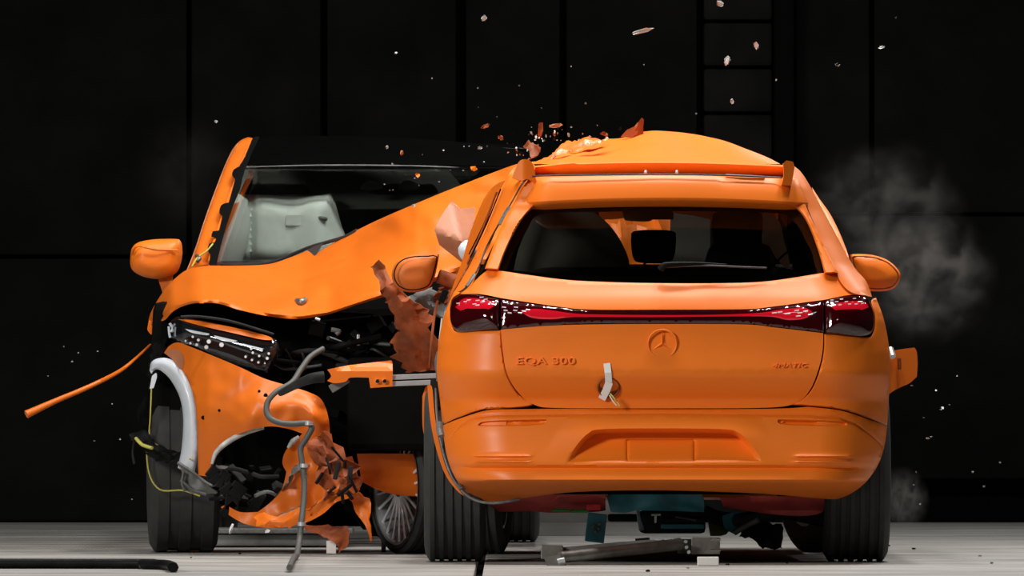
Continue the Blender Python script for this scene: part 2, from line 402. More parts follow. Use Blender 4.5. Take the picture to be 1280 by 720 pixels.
# --- tailgate skin (below the window), with window opening strip each side
gate_out = curve([(610, 337, 'c'), (622, 338), (700, 349), (760, 352.5), (828, 354), (900, 354), (960, 351.5), (1030, 341), (1048, 339, 'c'), (1060, 354), (1084, 369, 'c'), (1060, 369), (1032, 374.5, 'c'),
                  (960, 384), (930, 386.5), (828, 387), (740, 387), (700, 383.5), (626, 372.5, 'c'), (600, 367.5), (575, 367.5, 'c'), (586, 359), (600, 345)], True, 6)
tg = patch('tailgate', gate_out, d_gate, 'orange', car, step=5, thick=.012)
gl = curve([(626, 412, 'c'), (680, 407.5), (740, 405.5), (828, 405), (930, 405.5), (970, 409.5), (1029, 416.5, 'c'), (1028, 440), (1022, 465), (1012, 488), (996, 503), (960, 509.5), (828, 510.5), (700, 510), (668, 506), (648, 491), (634, 468), (628.5, 440)], True, 6)
portc = curve([(761 + 15 * math.cos(a), 484 + 15 * math.sin(a)) for a in np.linspace(0, 2 * math.pi, 17)[:-1]], True, 3)
tl = patch('lower_panel', gl, lambda x, y: d_gate(x, y) + .004 * ss(sd(portc, x, y) / 1.5), 'orange', tg, step=4.5, thick=.012, lines=[(np.array([(634, 471.), (1022, 471)]), (-3, 0, 3))])
# --- bumper
bump_out = curve([(640, 511.5, 'c'), (700, 511), (828, 511.5), (960, 511), (1010, 508.5, 'c'), (1050, 513), (1085, 524), (1109, 533, 'c'), (1106, 555), (1098, 580), (1082, 603), (1062, 618), (1045, 624), (1010, 622), (950, 617), (828, 613), (720, 615), (660, 622), (625, 626.5), (600, 626), (582, 614), (569, 597), (560, 575), (555, 550), (553, 532, 'c'), (575, 523), (608, 513)], True, 6)
xs_c = np.linspace(556, 1106, 200)
BL = [(np.stack([xs_c, ycrease(xs_c)], 1), (-3.2, -1.3, 0, 1.3, 3.2)), (recess, (-.6, 1.2, 3, 5.5)), (reflL, (-1.2, 0, 1.4)), (mir(reflL), (-1.2, 0, 1.4)),
      (np.array([(784, 550), (868, 550), (868, 576), (784, 576), (784, 550)]), (-1.2, 0, 1.2)), (np.array([(590, 585.), (1066, 585.)]), (-4, -1.5, 0, 3)), (np.array([(590, 601.5), (1066, 601.5)]), (-2, 0, 2, 4))]
for yy in (570, 577):
    for xa, xb in ((585, 670), (2 * CX - 670, 2 * CX - 585)): BL.append((np.array([(xa, yy), (xb, yy)]), (-2.6, -1.2, 0, 1.2, 2.6)))
bp = patch('rear_bumper', bump_out, d_bump, 'orange', car, step=3.4, roll=(1.3, .005), thick=.01, lines=BL)
# --- quarter panels
ql = curve([(626, 413, 'c'), (628, 440), (633.5, 468), (647, 492), (666, 506), (640, 510.5, 'c'), (606, 512), (573, 522), (553, 531, 'c'), (550, 500), (546, 465), (548, 430), (555, 395), (567, 365, 'c'), (575, 366), (565, 374), (562, 392), (566, 410), (574, 415), (600, 414)], True, 6)
patch('quarter_panel', ql, d_gate, 'orange', car, step=4.5, roll=(1.5, .006), thick=.01)
qr = curve([(1030, 417.5, 'c'), (1029.5, 440), (1023.5, 466), (1013, 489), (1000, 500), (985, 506, 'c'), (1011, 507.5), (1050, 512), (1086, 523), (1109, 532, 'c'), (1112, 480), (1112, 440), (1105, 400), (1095, 372, 'c'), (1089, 377), (1094, 396), (1091, 417), (1080, 421.5)], True, 6)
patch('quarter_panel', qr, d_gate, 'orange', car, step=4.5, roll=(1.5, .006), thick=.01)
# upper quarter / rear pillars outside the tailgate
pl = curve([(668, 214, 'c'), (655, 221), (640, 247), (622, 282), (606, 318), (597, 340), (588, 358), (576, 366), (567, 366, 'c'), (588, 330), (606, 290), (628, 236), (640, 212), (655, 203, 'c'), (668, 206)], True, 6)
patch('rear_pillar', pl, lambda x, y: p_gate(y) + corner(x, y, .2, .34), 'orange', car, step=4.5, thick=.012)
pr = curve([(980, 232, 'c'), (996, 236), (1006, 252), (1022, 290), (1040, 330), (1052, 354), (1066, 366), (1090, 371, 'c'), (1083, 352), (1066, 331), (1038, 280), (1014, 235), (1002, 216), (992, 207, 'c'), (982, 208)], True, 6)
patch('rear_pillar', pr, lambda x, y: p_gate(y) + corner(x, y, .2, .34), 'orange', car, step=4.5, thick=.012)
# tailgate side blades beside the window
bl = curve([(663, 222, 'c'), (652, 236), (640, 258), (622, 294), (606, 336, 'c'), (623, 337.5, 'c'), (630, 318), (641, 294), (654, 272), (668, 257, 'c'), (690, 250), (690, 224, 'c')], True, 6)
patch('window_blade', bl, lambda x, y: p_gate(y) - .02 * ss((y - 250) / 30) + .02 * ss((256 - y) / 8) + corner(x, y, .22, .10), 'orange', tg, step=4, roll=(1.5, .012), thick=.05)
br = curve([(962, 222, 'c'), (990, 226), (999, 238), (1012, 268), (1030, 306), (1048, 341, 'c'), (1031, 342, 'c'), (1024, 316), (1013, 286), (1003, 268), (992, 257, 'c'), (962, 250, 'c')], True, 6)
patch('window_blade', br, lambda x, y: p_gate(y) - .02 * ss((y - 250) / 30) + .02 * ss((256 - y) / 8) + corner(x, y, .22, .10), 'orange', tg, step=4, roll=(1.5, .012), thick=.05)
# spoiler: skin and underside, one closed shape lofted across
def loft(name, rows, m, parent, label=None, thick=None, sharp=math.radians(40), closed=False):
    n = len(rows[0]); vs = [v for r in rows for v in r]; fs = []
    for i in range(len(rows) - 1):
        for j in range(n - 1): a = i * n + j; fs.append((a, a + 1, a + n + 1, a + n))
        if closed: a = i * n + n - 1; fs.append((a, i * n, (i + 1) * n, a + n))
    if closed: fs.append(tuple(range(n))); fs.append(tuple((len(rows) - 1) * n + k for k in range(n)))
    return mesh_obj(name, vs, fs, m, parent, True, label, sharp)
rows = []
for px in np.linspace(662, 997, 60):
    t = (px - 829.5) / 167.5; e = .05 * t * t + .10 * max(0, abs(t) - .8) ** 2 / .04
    top = 218 + 3 * t * t + (1.5 if px > 900 else 0); lip = 249 + 6.5 * t * t
    sec = [(top, .475), (top + 2, .45), (top + 12, .425), (lip - 8, .405), (lip - 2, .40), (lip, .405), (lip + 2.5, .42), (lip + 8, .48), (lip + 13, .56), (lip + 10, .60), (top + 12, .56), (top + 1, .54)]
    rows.append([P(px + t * np.clip((y - top) / 30, 0, 1) * 13, y, Y + e) for y, Y in sec])
loft('spoiler', rows, 'orange', tg, closed=True)
# roof end band above the seam
rows = []
for px in np.linspace(658, 980, 50):
    t = (px - 819) / 161
    y0 = 201.5 + 5 * t * t + (1.5 * math.sin(px * .05) if px < 720 else 0); e = .05 * t * t
    sec = [(y0, .66), (y0 + .5, .565), (y0 + 2, .555), (y0 + 6, .56), (216 + 3 * t * t, .585), (218 + 3 * t * t, .62), (y0 + 4, .72)]
    rows.append([P(px, y, Y + e) for y, Y in sec])
loft('roof_end_rail', rows, 'orange', car, closed=True)
# dark seam strips and rubber cord
def dpl(x, y, o=.012): return float(p_gate(y) + corner(np.array([float(x)]), np.array([float(y)]), .2, .34)[0]) - o
tube('seam_cord', [P(x, y, dpl(x, y)) for x, y in [(566, 368), (578, 363), (588, 352), (599, 332), (609, 307), (623, 281), (640, 252), (654, 228), (664, 221)]] + [P(x, y, Y) for x, y, Y in [(690, 219.5, .47), (760, 218.5, .445), (828, 218, .44), (900, 219, .445), (978, 222, .47)]], .0035, 'seal', car, 6)
tube('seam_cord', [P(x, y, Y) for x, y, Y in [(598, 330, .60), (585, 350, .62), (572, 364, .62), (558, 385, .60), (553, 410, .52), (551, 440, .5), (552, 470, .45)]], .005, 'seal', car, 6)
for q in ([(624, 281), (630, 269), (637, 258)], [(652, 231), (657, 225), (664, 220.5)], [(583, 358), (588, 351), (593, 343)]):
    tube('tape_piece', [P(x, y, dpl(x, y, .016)) for x, y in q], .011, 'tape_grey', car, 8, flat=.4)
tube('tape_piece', [P(907, 218.5, .47), P(930, 219.5, .47), P(956, 221, .48)], .008, 'seal', car, 8, flat=.5)
for x in (807, 846): tube('roof_stud', [P(x, 214, .5), P(x, 217, .47)], .006, 'alu', car, 8)
tube('pillar_seam', [P(x, y, .53 + .0009 * (y - 230)) for x, y in [(1000, 244), (1009, 262), (1021, 288), (1034, 318), (1045, 344), (1058, 360)]], .003, 'gap', car, 6)
# rail end blocks on the roof corners
patch('roof_rail_end', curve([(979, 204, 'c'), (983, 200.5, 'c'), (991, 202, 'c'), (993, 210), (989, 232, 'c'), (977, 231, 'c'), (980, 218)], True, 3), lambda x, y: .44 + (x - 980) * .002, 'orange', car, step=4, thick=.10, smooth=False)
patch('roof_rail_end', curve([(640, 222, 'c'), (648, 203), (656, 199), (664, 202), (668, 212), (671, 232, 'c'), (660, 224), (652, 226)], True, 3), lambda x, y: .50 + .0015 * np.abs(x - 655), 'orange', car, step=4, thick=.08)
# rear window
wout = curve([(622, 341, 'c'), (634, 310), (650, 278), (664, 262, 'c'), (740, 259.5), (828, 259), (920, 260), (996, 262, 'c'), (1010, 280), (1022, 308), (1033, 345, 'c'), (960, 354), (828, 356), (760, 355), (700, 352)], True, 5)
patch('rear_window', wout, lambda x, y: .49 - .00235 * (y - 262) + corner(x, y, .3, .04), 'glass_rear', tg, step=14, thick=.004)
# black band round the glass (ceramic frit)
wi = curve([(642, 338, 'c'), (648, 312), (660, 285), (676, 268), (740, 265), (828, 264), (920, 265), (980, 268), (996, 283), (1006, 308), (1015, 338, 'c'), (960, 343), (828, 346), (700, 343)], True, 5)
patch('window_border', wout, lambda x, y: .50 - .00235 * (y - 262) + corner(x, y, .3, .04), 'soot', tg, holes=[wi], step=14, thick=.003)
# wiper
tube('wiper_arm', [P(826, 336, .2), P(834, 331, .19), P(870, 329.5, .2), P(908, 331, .22)], [.016, .012, .007, .004], 'black', tg)
tube('wiper_blade', [P(830, 334, .2), P(880, 332, .2), P(930, 334, .21), P(958, 335, .23)], .004, 'seal', tg)
# --- lamps
def lamp_patch(name, pts, m, parent, bulge, extra=0):
    O = curve(pts, True, 6)
    y0, y1 = O[:, 1].min(), O[:, 1].max()
    def dep(x, y):
        v = np.clip(sd(O, x, y), 0, 22); return d_gate(x, y) - .002 + extra - bulge * (1 - (1 - v / 22) ** 2)
    return patch(name, O, dep, m, parent, step=3, thick=.02, roll=(1.2, .004))
lampL = lamp_patch('tail_lamp', [(624, 374, 'c'), (600, 369), (584, 367), (572, 370), (564, 379), (562, 392), (564, 405), (571, 414), (582, 415.5), (603, 413), (624, 411.5, 'c')], 'lens', car, .035)
lampR = lamp_patch('tail_lamp', [(1031.5, 376, 'c'), (1052, 371), (1076, 370), (1086, 376), (1092, 390), (1093, 404), (1089, 416), (1079, 420.5), (1060, 419.5), (1031.5, 416.5, 'c')], 'lens', car, .035)
bar = lamp_patch('light_bar', [(626, 374.5, 'c'), (660, 379), (700, 384.5), (740, 388), (828, 388), (930, 387.5), (960, 385), (1030, 376, 'c'), (1030, 416, 'c'), (1000, 412), (960, 408), (930, 405), (828, 404.5), (740, 404.5), (700, 406.5), (626, 411.5, 'c')], 'lens', tg, .006)
def glow(name, pts, parent, off, m='lens_lit'):
    O = curve(pts, True, 6)
    return patch(name, O, lambda x, y: d_gate(x, y) - off + .004 * (1 - np.clip(sd(O, x, y) / 3, 0, 1)), m, parent, step=3, thick=.004)
glow('glow_strip', [(650, 388, 'c'), (668, 386), (690, 388), (720, 392), (760, 393.2), (828, 393.8), (900, 393.2), (950, 391), (975, 387), (1005, 384, 'c'), (1015, 390), (1006, 398), (985, 400), (965, 396), (930, 395.3), (828, 396.3), (740, 396.2), (712, 396.5), (690, 399), (664, 397)], bar, .012)
glow('glow_field', [(569, 384, 'c'), (580, 373), (605, 374), (620, 379, 'c'), (612, 386), (596, 389), (580, 390)], lampL, .036)
glow('glow_field', [(1038, 381, 'c'), (1058, 377), (1080, 377), (1086, 384, 'c'), (1070, 389), (1046, 388)], lampR, .036)
# reflections of the lamp racks modelled as white studs inside the lamps
def glints(parent, lst, off, w=5, h=1.6, slope=-.08):
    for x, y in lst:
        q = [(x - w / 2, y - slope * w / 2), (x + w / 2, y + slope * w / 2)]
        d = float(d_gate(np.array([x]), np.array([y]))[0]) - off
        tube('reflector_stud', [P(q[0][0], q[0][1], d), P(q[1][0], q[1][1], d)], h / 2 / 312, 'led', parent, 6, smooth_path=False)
glints(lampL, [(602, 371.5), (607, 374), (597, 375.5), (603, 377.5), (593, 380), (586, 375), (582, 377), (573, 379), (597, 381.5)], .040, 5, 1.3)
glints(bar, [(622 + 8, 384), (632, 388), (645, 384), (644, 388), (637, 391), (655, 389), (650, 391), (660, 387)], .018, 5, 1.5, .1)
glints(bar, [(968, 391), (975, 390), (985, 392), (996, 388), (1000, 391), (1007, 389), (1013, 393), (998, 395)], .018, 6, 1.5, -.1)
glints(lampR, [(1040, 375), (1046, 377), (1052, 374), (1058, 377), (1062, 380), (1068, 373), (1074, 377), (1078, 379), (1070, 380), (1050, 381)], .040, 4, 1.3)
# --- emblem ring and star
zc = float(d_gate(np.array([828.]), np.array([430.]))[0])
EC = P(828, 430, zc - .006)
ring = tube('emblem_ring', [EC + Vector((math.cos(a) * .057, 0, math.sin(a) * .057)) for a in np.linspace(0, 2 * math.pi, 25)[:-1]], .0042, 'orange', tg, 8, 2, True)
vs = []; fs = []
for k in range(6):
    a = math.pi / 2 + k * math.pi / 3; r = .054 if k % 2 == 0 else .0085
    vs.append(EC + Vector((math.cos(a) * r, .004 if k % 2 == 0 else .004, math.sin(a) * r)))
vs.append(EC + Vector((0, -.007, 0))); vs.append(EC + Vector((0, .006, 0)))
for k in range(6): fs.append((k, (k + 1) % 6, 6)); fs.append(((k + 1) % 6, k, 7))
mesh_obj('emblem_star', vs, fs, 'orange', ring, False)
def lettering(text, px, py, width_px, h_px, m, parent, shear=0, off=.006):
    cu = bpy.data.curves.new('lettering', 'FONT'); cu.body = text; cu.extrude = .05; cu.bevel_depth = .018; cu.bevel_resolution = 1; cu.shear = shear; cu.space_character = 1.08
    to = bpy.data.objects.new('lettering', cu); COL.objects.link(to); bpy.context.view_layer.update()
    me = bpy.data.meshes.new_from_object(to.evaluated_get(bpy.context.evaluated_depsgraph_get())); bpy.data.objects.remove(to)
    vs = np.array([tuple(v.co) for v in me.vertices]); fs = [tuple(p.vertices) for p in me.polygons]
    mn, mx = vs.min(0), vs.max(0); out = []
    for x, y, z in vs:
        qx = px + (x - mn[0]) / (mx[0] - mn[0]) * width_px; qy = py - (y - mn[1]) / (mx[1] - mn[1]) * h_px
        d = float(d_gate(np.array([qx]), np.array([qy]))[0]); out.append(P(qx, qy, d - off * (z - mn[2]) / (mx[2] - mn[2])))
    return mesh_obj('lettering', out, fs, m, parent, False)
lettering('EQA 300', 646, 457, 73, 10.5, 'orange', tg, 0, .009)
lettering('4MATIC', 966, 459.5, 44, 5.6, 'orange', tg, .25, .007)
# charging cover hole, tape and wires on the tailgate
zp = float(d_gate(np.array([761.]), np.array([484.]))[0])
lathe('cable_port', [(0, .046), (-.004, .047), (-.006, .043), (-.002, .040), (.004, .036), (.008, .0)], P(761, 484, zp), (0, 1, .57), 'orange_worn', tg, 32, label='round scuffed cable port')  # ring in a darker orange than the panel
def strip(name, pts, wpx, m, parent, th=.002):
    """flat tape laid over the panel; pts = px,py,Y"""
    A = np.array(pts, float); L = []
    for i in range(len(A)):
        t = A[min(i + 1, len(A) - 1)] - A[max(i - 1, 0)]; n = np.array([-t[1], t[0]]); n /= np.hypot(*n) + 1e-9
        L.append((P(A[i][0] + n[0] * wpx / 2, A[i][1] + n[1] * wpx / 2, A[i][2]), P(A[i][0] - n[0] * wpx / 2, A[i][1] - n[1] * wpx / 2, A[i][2])))
    vs = []; fs = []
    for l, r in L: vs += [l, r, l + Vector((0, th, 0)), r + Vector((0, th, 0))]
    for i in range(len(L) - 1):
        a = 4 * i; b = a + 4; fs += [(a, a + 1, b + 1, b), (a + 2, b + 2, b + 3, a + 3), (a, b, b + 2, a + 2), (a + 1, a + 3, b + 3, b + 1)]
    fs += [(0, 2, 3, 1), (a + 4, a + 5, a + 7, a + 6)]
    return mesh_obj(name, vs, fs, m, parent, False)
dg = lambda x, y: float(d_gate(np.array([float(x)]), np.array([float(y)]))[0])
strip('tape_strip', [(758.5, 454, dg(758, 454) - .006), (760, 466, dg(760, 466) - .008), (761, 480, dg(761, 478) - .010)], 8.5, 'tape_white', tg).__setitem__('label', 'upper white tape strip')
strip('tape_strip', [(761.5, 478, dg(761, 476) - .012), (758, 488, dg(758, 486) - .012), (752, 499, dg(752, 497) - .008)], 9.5, 'tape_white', tg).__setitem__('label', 'lower slanted white tape strip')
tube('wire', [P(763, 492, zp - .01), P(768, 498, zp - .02), P(772, 503, zp - .01), P(775, 508, zp - .03)], .003, 'yellow', tg, 6)
tube('wire', [P(762, 494, zp - .01), P(766, 501, zp - .02), P(771, 507, zp - .02)], .0025, 'tape_white', tg, 6)
# inner black structure behind the seams
patch('inner_body', curve([(668, 226, 'c'), (645, 262), (622, 300), (600, 345), (580, 366), (566, 390), (557, 440), (558, 510), (565, 560), (590, 606), (700, 606), (900, 606), (1060, 606), (1090, 570), (1100, 520), (1104, 440), (1092, 390), (1060, 350), (1030, 300), (1005, 262), (990, 226, 'c')], True, 3),
      lambda x, y: p_gate(y) + .10 + corner(x, y), 'gap', car, holes=[curve([(618, 346, 'c'), (640, 290), (666, 256, 'c'), (992, 256, 'c'), (1016, 290), (1036, 348, 'c'), (828, 360)], True, 3)], step=14, thick=.01)
# --- body sides (u = Y along the car, v = z), wheel arches cut out
xc = P(CX, 0, 0).x
def side_x(z, sgn, Y=0):
    py = HOR - (np.clip(z, 0, 2) - CAMH) * 312
    h = (hwL(py) if sgn < 0 else hwR(py)) / 312.0
    return h
def arch(cy, r, n=12): return [(cy + r * math.cos(a), .32 + r * math.sin(a)) for a in np.linspace(math.radians(158), math.radians(-5), n)]
def side(name, sgn, outline, m, parent, holes=(), step=.09, off=0, label=None):
    def mp(u, v, d):
        zz = max(v, .30); h = float(side_x(zz, sgn)); h = max(h, 0) + off - .012
        h -= .05 * max(0, (u - 3.4)) ** 2 + (.0)
        return Vector((xc + sgn * h, u, v))
    return patch(name, outline, lambda x, y: x * 0, m, parent, holes=holes, step=step, mapf=mp, back=lambda v: v + Vector((-sgn * .01, 0, 0)), label=label)
lowR = [(.46, 1.05), (.46, .55), (.48, .50)] + [p for p in reversed(arch(.86, .40))][::-1] + [(1.35, .24), (3.15, .24)] + arch(3.6, .40) + [(4.1, .28), (4.35, .40), (4.4, .75), (4.2, .93), (3.4, 1.02), (2.9, 1.07)]
side('body_side', 1, lowR, 'orange', car)
lowL = [(.46, 1.05), (.46, .62), (.48, .50)] + [p for p in reversed(arch(.86, .40))][::-1] + [(1.35, .24), (2.5, .26), (2.62, .55), (2.5, .8), (2.7, 1.05)]
side('body_side', -1, lowL, 'orange', car)
for sgn, Yend in ((1, 2.9), (-1, 2.55)):
    gl_o = [(.50, 1.07), (.62, 1.30), (.80, 1.52), (1.6, 1.56), (2.0, 1.54), (2.4, 1.38), (Yend, 1.07)]
    h1 = [(.72, 1.12), (.80, 1.32), (.92, 1.46), (1.38, 1.48), (1.38, 1.12)]; h2 = [(1.46, 1.12), (1.46, 1.48), (1.95, 1.46), (2.3, 1.32), (Yend - .2, 1.12)]
    side('side_window_frame', sgn, gl_o, 'orange', car, holes=[h1, h2], step=.12)
    if sgn > 0:
        for h in (h1, h2): side('side_window', sgn, h, 'glass_rear', car, off=-.01)
# side rails/trims on the left flank seen edge on
for k, (a, b, r, m_) in enumerate([((626, 236), (588, 322), .0035, 'gap'), ((621, 240), (584, 330), .005, 'orange_worn'), ((630, 240), (594, 318), .0025, 'gap'), ((617, 250), (586, 318), .003, 'gap')]):
    mid = ((a[0] + b[0]) / 2 + 1.5, (a[1] + b[1]) / 2)
    tube('side_trim', [P(a[0], a[1], .72 + .05 * k), P(mid[0], mid[1], .72 + .05 * k), P(b[0], b[1], .72 + .05 * k)], r, m_, car, 6)
# flank panel left between trims and pillar
patch('rear_door_edge', curve([(632, 225, 'c'), (612, 262), (596, 302), (580, 340), (562, 372, 'c'), (566, 358), (578, 325), (588, 290), (604, 250), (618, 232)], True, 4), lambda x, y: .9 + (632 - x) * .006, 'orange', car, step=5, thick=.02)
# right bright shoulder: front door edge beyond the rear pillar
patch('front_door_edge', curve([(1015, 234, 'c'), (1024, 248), (1038, 268), (1050, 292), (1060, 318), (1063, 334, 'c'), (1056, 326), (1040, 290), (1022, 256)], True, 5), lambda x, y: 1.5 + (334 - y) * .012 + (x - 1015) * .006, 'orange', car, step=4, thick=.03)
# --- mirrors
def mirror(pts, c, Y, parent, label=None, yr=.10, m='orange'):
    O = curve(pts, True, 6); cx_, cy_ = c
    def dep(x, y): d = np.clip(sd(O, x, y), 0, 14) / 14; return Y - yr * .35 * np.sqrt(d)
    a = patch('door_mirror', O, dep, m, parent, step=4, thick=yr, label=label)
    O2 = np.array([((x - cx_) * .90 + cx_, (y - cy_) * .88 + cy_) for x, y in O])
    return a, O2
mr, O2 = mirror([(1063, 318, 'c'), (1075, 317.5), (1092, 319), (1109, 325), (1121, 335), (1126, 345), (1121, 357), (1110, 363), (1086, 363), (1074, 355), (1067, 338)], (1094, 341), 2.15, car)
tube('mirror_seam', [P(x, y, 2.135) for x, y in O2[::4]], .0028, 'orange_worn', mr, 6, 2, True)
ml, O2 = mirror([(549, 318, 'c'), (530, 317.5), (512, 319), (498, 325), (491, 336), (490, 348), (497, 360), (512, 365), (532, 362), (542, 350)], (520, 341), 2.05, car, m='orange_dull', label='scuffed left door mirror')
tube('mirror_seam', [P(x, y, 2.0) for x, y in O2[::4]], .003, 'gap', ml, 6, 2, True)
tube('mirror_arm', [P(548, 345, 2.1), P(570, 352, 2.1), P(590, 356, 2.0)], .03, 'orange_worn', car)
tube('mirror_arm', [P(1066, 340, 2.2), P(1058, 348, 2.2), P(1045, 352, 2.2)], .03, 'orange', car)
# --- brackets for measuring targets on the flanks
brR = patch('side_bracket', curve([(1112, 446, 'c'), (1118, 438, 'c'), (1130, 436), (1143, 434.5, 'c'), (1146, 440), (1147, 455), (1146, 471, 'c'), (1137, 479), (1128, 483), (1118, 488), (1111, 493, 'c')], True, 3), lambda x, y: 2.1 + .001 * (x - 1112), 'orange', car, step=6, thick=.05, smooth=False)
tube('bracket_slot', [P(1124, 448, 2.095), P(1124.5, 462, 2.095)], .008, 'orange_worn', brR)
tube('bracket_bolt', [P(1113, 436, 2.08), P(1116, 446, 2.05)], .014, 'alu', brR)
vsb = patch('measuring_bracket', curve([(409, 462, 'c'), (418, 460), (436, 456.5, 'c'), (488, 450.5, 'c'), (490.5, 455), (490.5, 483, 'c'), (463, 485, 'c'), (461, 472, 'c'), (438, 472), (432, 477), (418, 479), (409, 476, 'c'), (414, 470)], True, 3), lambda x, y: 1.20 + 0 * x - .03 * ss((y - 457) / 3), 'orange', car, step=6, thick=.06, smooth=False)
for k, (ya, yb) in enumerate(((467.5, 474.5), (475.5, 482.5))):
    a = P(488, ya + 1, 1.19); b = P(554, ya - 1.5, 1.19)
    v, f = boxg((a + b) / 2 + Vector((0, .02, -.011)), ((b - a).length, .045, .021), (0, -math.atan2(b.z - a.z, b.x - a.x), 0), .003)
    mesh_obj('aluminium_rail', v, f, 'alu', vsb, False)
box('rail_core', (P(490, 475, 1.2) + P(553, 473, 1.2)) / 2 + Vector((0, .02, 0)), (.20, .03, .012), 'darkgrey', vsb)
for x in (472, 481): lathe('bolt', [(-.012, 0), (-.012, .008), (-.006, .011), (.01, .011)], P(x, 476.5, 1.165), (0, 1, 0), 'chrome', vsb, 12)
tube('bracket_pipe', [P(405, 471, 1.24), P(390, 473, 1.24), P(372, 480, 1.3), P(350, 492, 1.4)], [.024, .022, .018, .012], 'darkgrey', vsb)
box('bracket_foot', P(424, 480, 1.23), (.085, .03, .035), 'greyp', vsb, (0, math.radians(-32), 0))
# left flank seal, orange cable, black connector
box('connector', P(554, 370, .75), (.028, .04, .055), 'black', car, (0, math.radians(25), 0))
tube('loose_cable', [P(547, 376, .7), P(543, 395, .7), P(540, 420, .66), (P(538, 445, .66)), P(537, 460, .66)], .006, 'orange_worn', car, 6).__setitem__('label', 'red orange loose cable')
tube('loose_cable', [P(553, 398, .6), P(550, 425, .6), P(548, 448, .62)], .006, 'tape_white', car, 6).__setitem__('label', 'white loose cable')
tube('loose_cable', [P(549, 440, .62), P(546, 455, .62), P(549, 468, .6)], .018, 'tape_grey', car, 8, flat=.6).__setitem__('label', 'grey taped cable end')
pbox('side_clamp', 545, 462, 555, 480, .8, .1, 'greyp', car)
tube('seal_strip', [P(x, y, Y) for x, y, Y in [(545, 485, .46), (546, 515, .45), (550, 547, .42), (558, 578, .40), (568, 601, .37), (582, 618, .34), (600, 627, .32), (622, 628.5, .30), (650, 624, .3)]], .006, 'tape_grey', car, 6)
for a, b in (((550, 528), (552, 545)), ((566, 594), (578, 612))):
    tube('tape_piece', [P(*a, .40), P((a[0] + b[0]) / 2 - 1, (a[1] + b[1]) / 2, .38), P(*b, .35)], .016, 'tape_grey', car, 8, flat=.5)
# arch lip panels to the left of the bumper
patch('arch_lip', curve([(534, 482, 'c'), (540, 484), (543, 515), (548, 548), (556, 580), (566, 602), (580, 620, 'c'), (570, 612), (556, 592), (545, 560), (538, 525)], True, 5), lambda x, y: .47 - (y - 480) * .0006, 'orange', car, step=4, thick=.02)
patch('arch_lip', curve([(528, 495, 'c'), (533, 483), (534, 500), (532, 520), (531, 548, 'c'), (528, 530)], True, 5), lambda x, y: 1.25 + x * 0, 'orange', car, step=4, thick=.05)
# --- wheels
def tyre_prof(w_, R, r, grooves=5):
    h = w_ / 2; p = [(-h * .86, r), (-h, r + (R - r) * .45), (-h * .97, R - .035), (-h * .86, R - .008)]
    xs_ = np.linspace(-h * .8, h * .8, grooves * 2 + 2)
    for i in range(grooves + 1):
        a, b = xs_[2 * i], xs_[2 * i + 1]; p += [(a, R), (b, R)]
        if i < grooves: p += [(b + .001, R - .008), (xs_[2 * i + 2] - .001, R - .008)]
    p += [(h * .86, R - .008), (h * .97, R - .035), (h, r + (R - r) * .45), (h * .86, r)]
    return p
def wheel(parent, cx, cy, w_, R, axis=(1, 0, 0), rimr=.245, spokes=5, grooves=5, label=None, fine=False):
    ax = Vector(axis).normalized(); c = Vector((cx, cy, R))
    t = lathe('tyre', tyre_prof(w_, R, rimr, grooves), c, ax, 'rubber', parent, 72, label=label)
    lathe('rim', [(-w_ * .43, rimr + .002), (-w_ * .43, rimr - .012), (-w_ * .2, rimr - .03), (w_ * .3, rimr - .035), (w_ * .43, rimr - .012), (w_ * .43, rimr + .002)], c, ax, 'alu' if fine else 'steel', t, 48)
    lathe('hub', [(-w_ * .40, 0), (-w_ * .40, .04), (-w_ * .3, .06), (w_ * .3, .06), (w_ * .3, 0)], c, ax, 'steel', t, 24)
    u = ax.orthogonal().normalized(); v = ax.cross(u)
    for k in range(spokes):
        a = 2 * math.pi * k / spokes; d = u * math.cos(a) + v * math.sin(a)
        o = -ax * w_ * .36
        tube('spoke', [c + o + d * .04, c + o + d * (rimr * .6), c + o + d * (rimr - .012)], [.018, .010, .012] if not fine else [.010, .006, .008], 'rimw' if fine else 'steel', t, 6, 2)
    return t
def wx_at(px, Y): return (px - 640) * (DIST + Y) / FPX
wheel(car, wx_at(569, .87), .87, .252, .36)
wheel(car, wx_at(1069, .87), .87, .270, .36)
wheel(car, wx_at(1032, 3.6), 3.6, .235, .355, (1, .35, 0))
wheel(car, wx_at(600, 2.9), 2.9, .235, .355, (1, -.1, 0))
# wheel housing liners
for s, px in ((-1, 584), (1, 1055)):
    x = wx_at(px, .87)
    v, f = lathe('w', [(-.15, .385), (.15, .385)], (x, .87, .36), (1, 0, 0), 'soot', None, 40, build=False)
    keep = [q for q in f if all((v[i].z > .62) for i in q)]
    us = sorted({i for q in keep for i in q}); ix = {i: k for k, i in enumerate(us)}
    mesh_obj('wheel_liner', [v[i] for i in us], [tuple(ix[i] for i in q) for q in keep], 'soot', car)
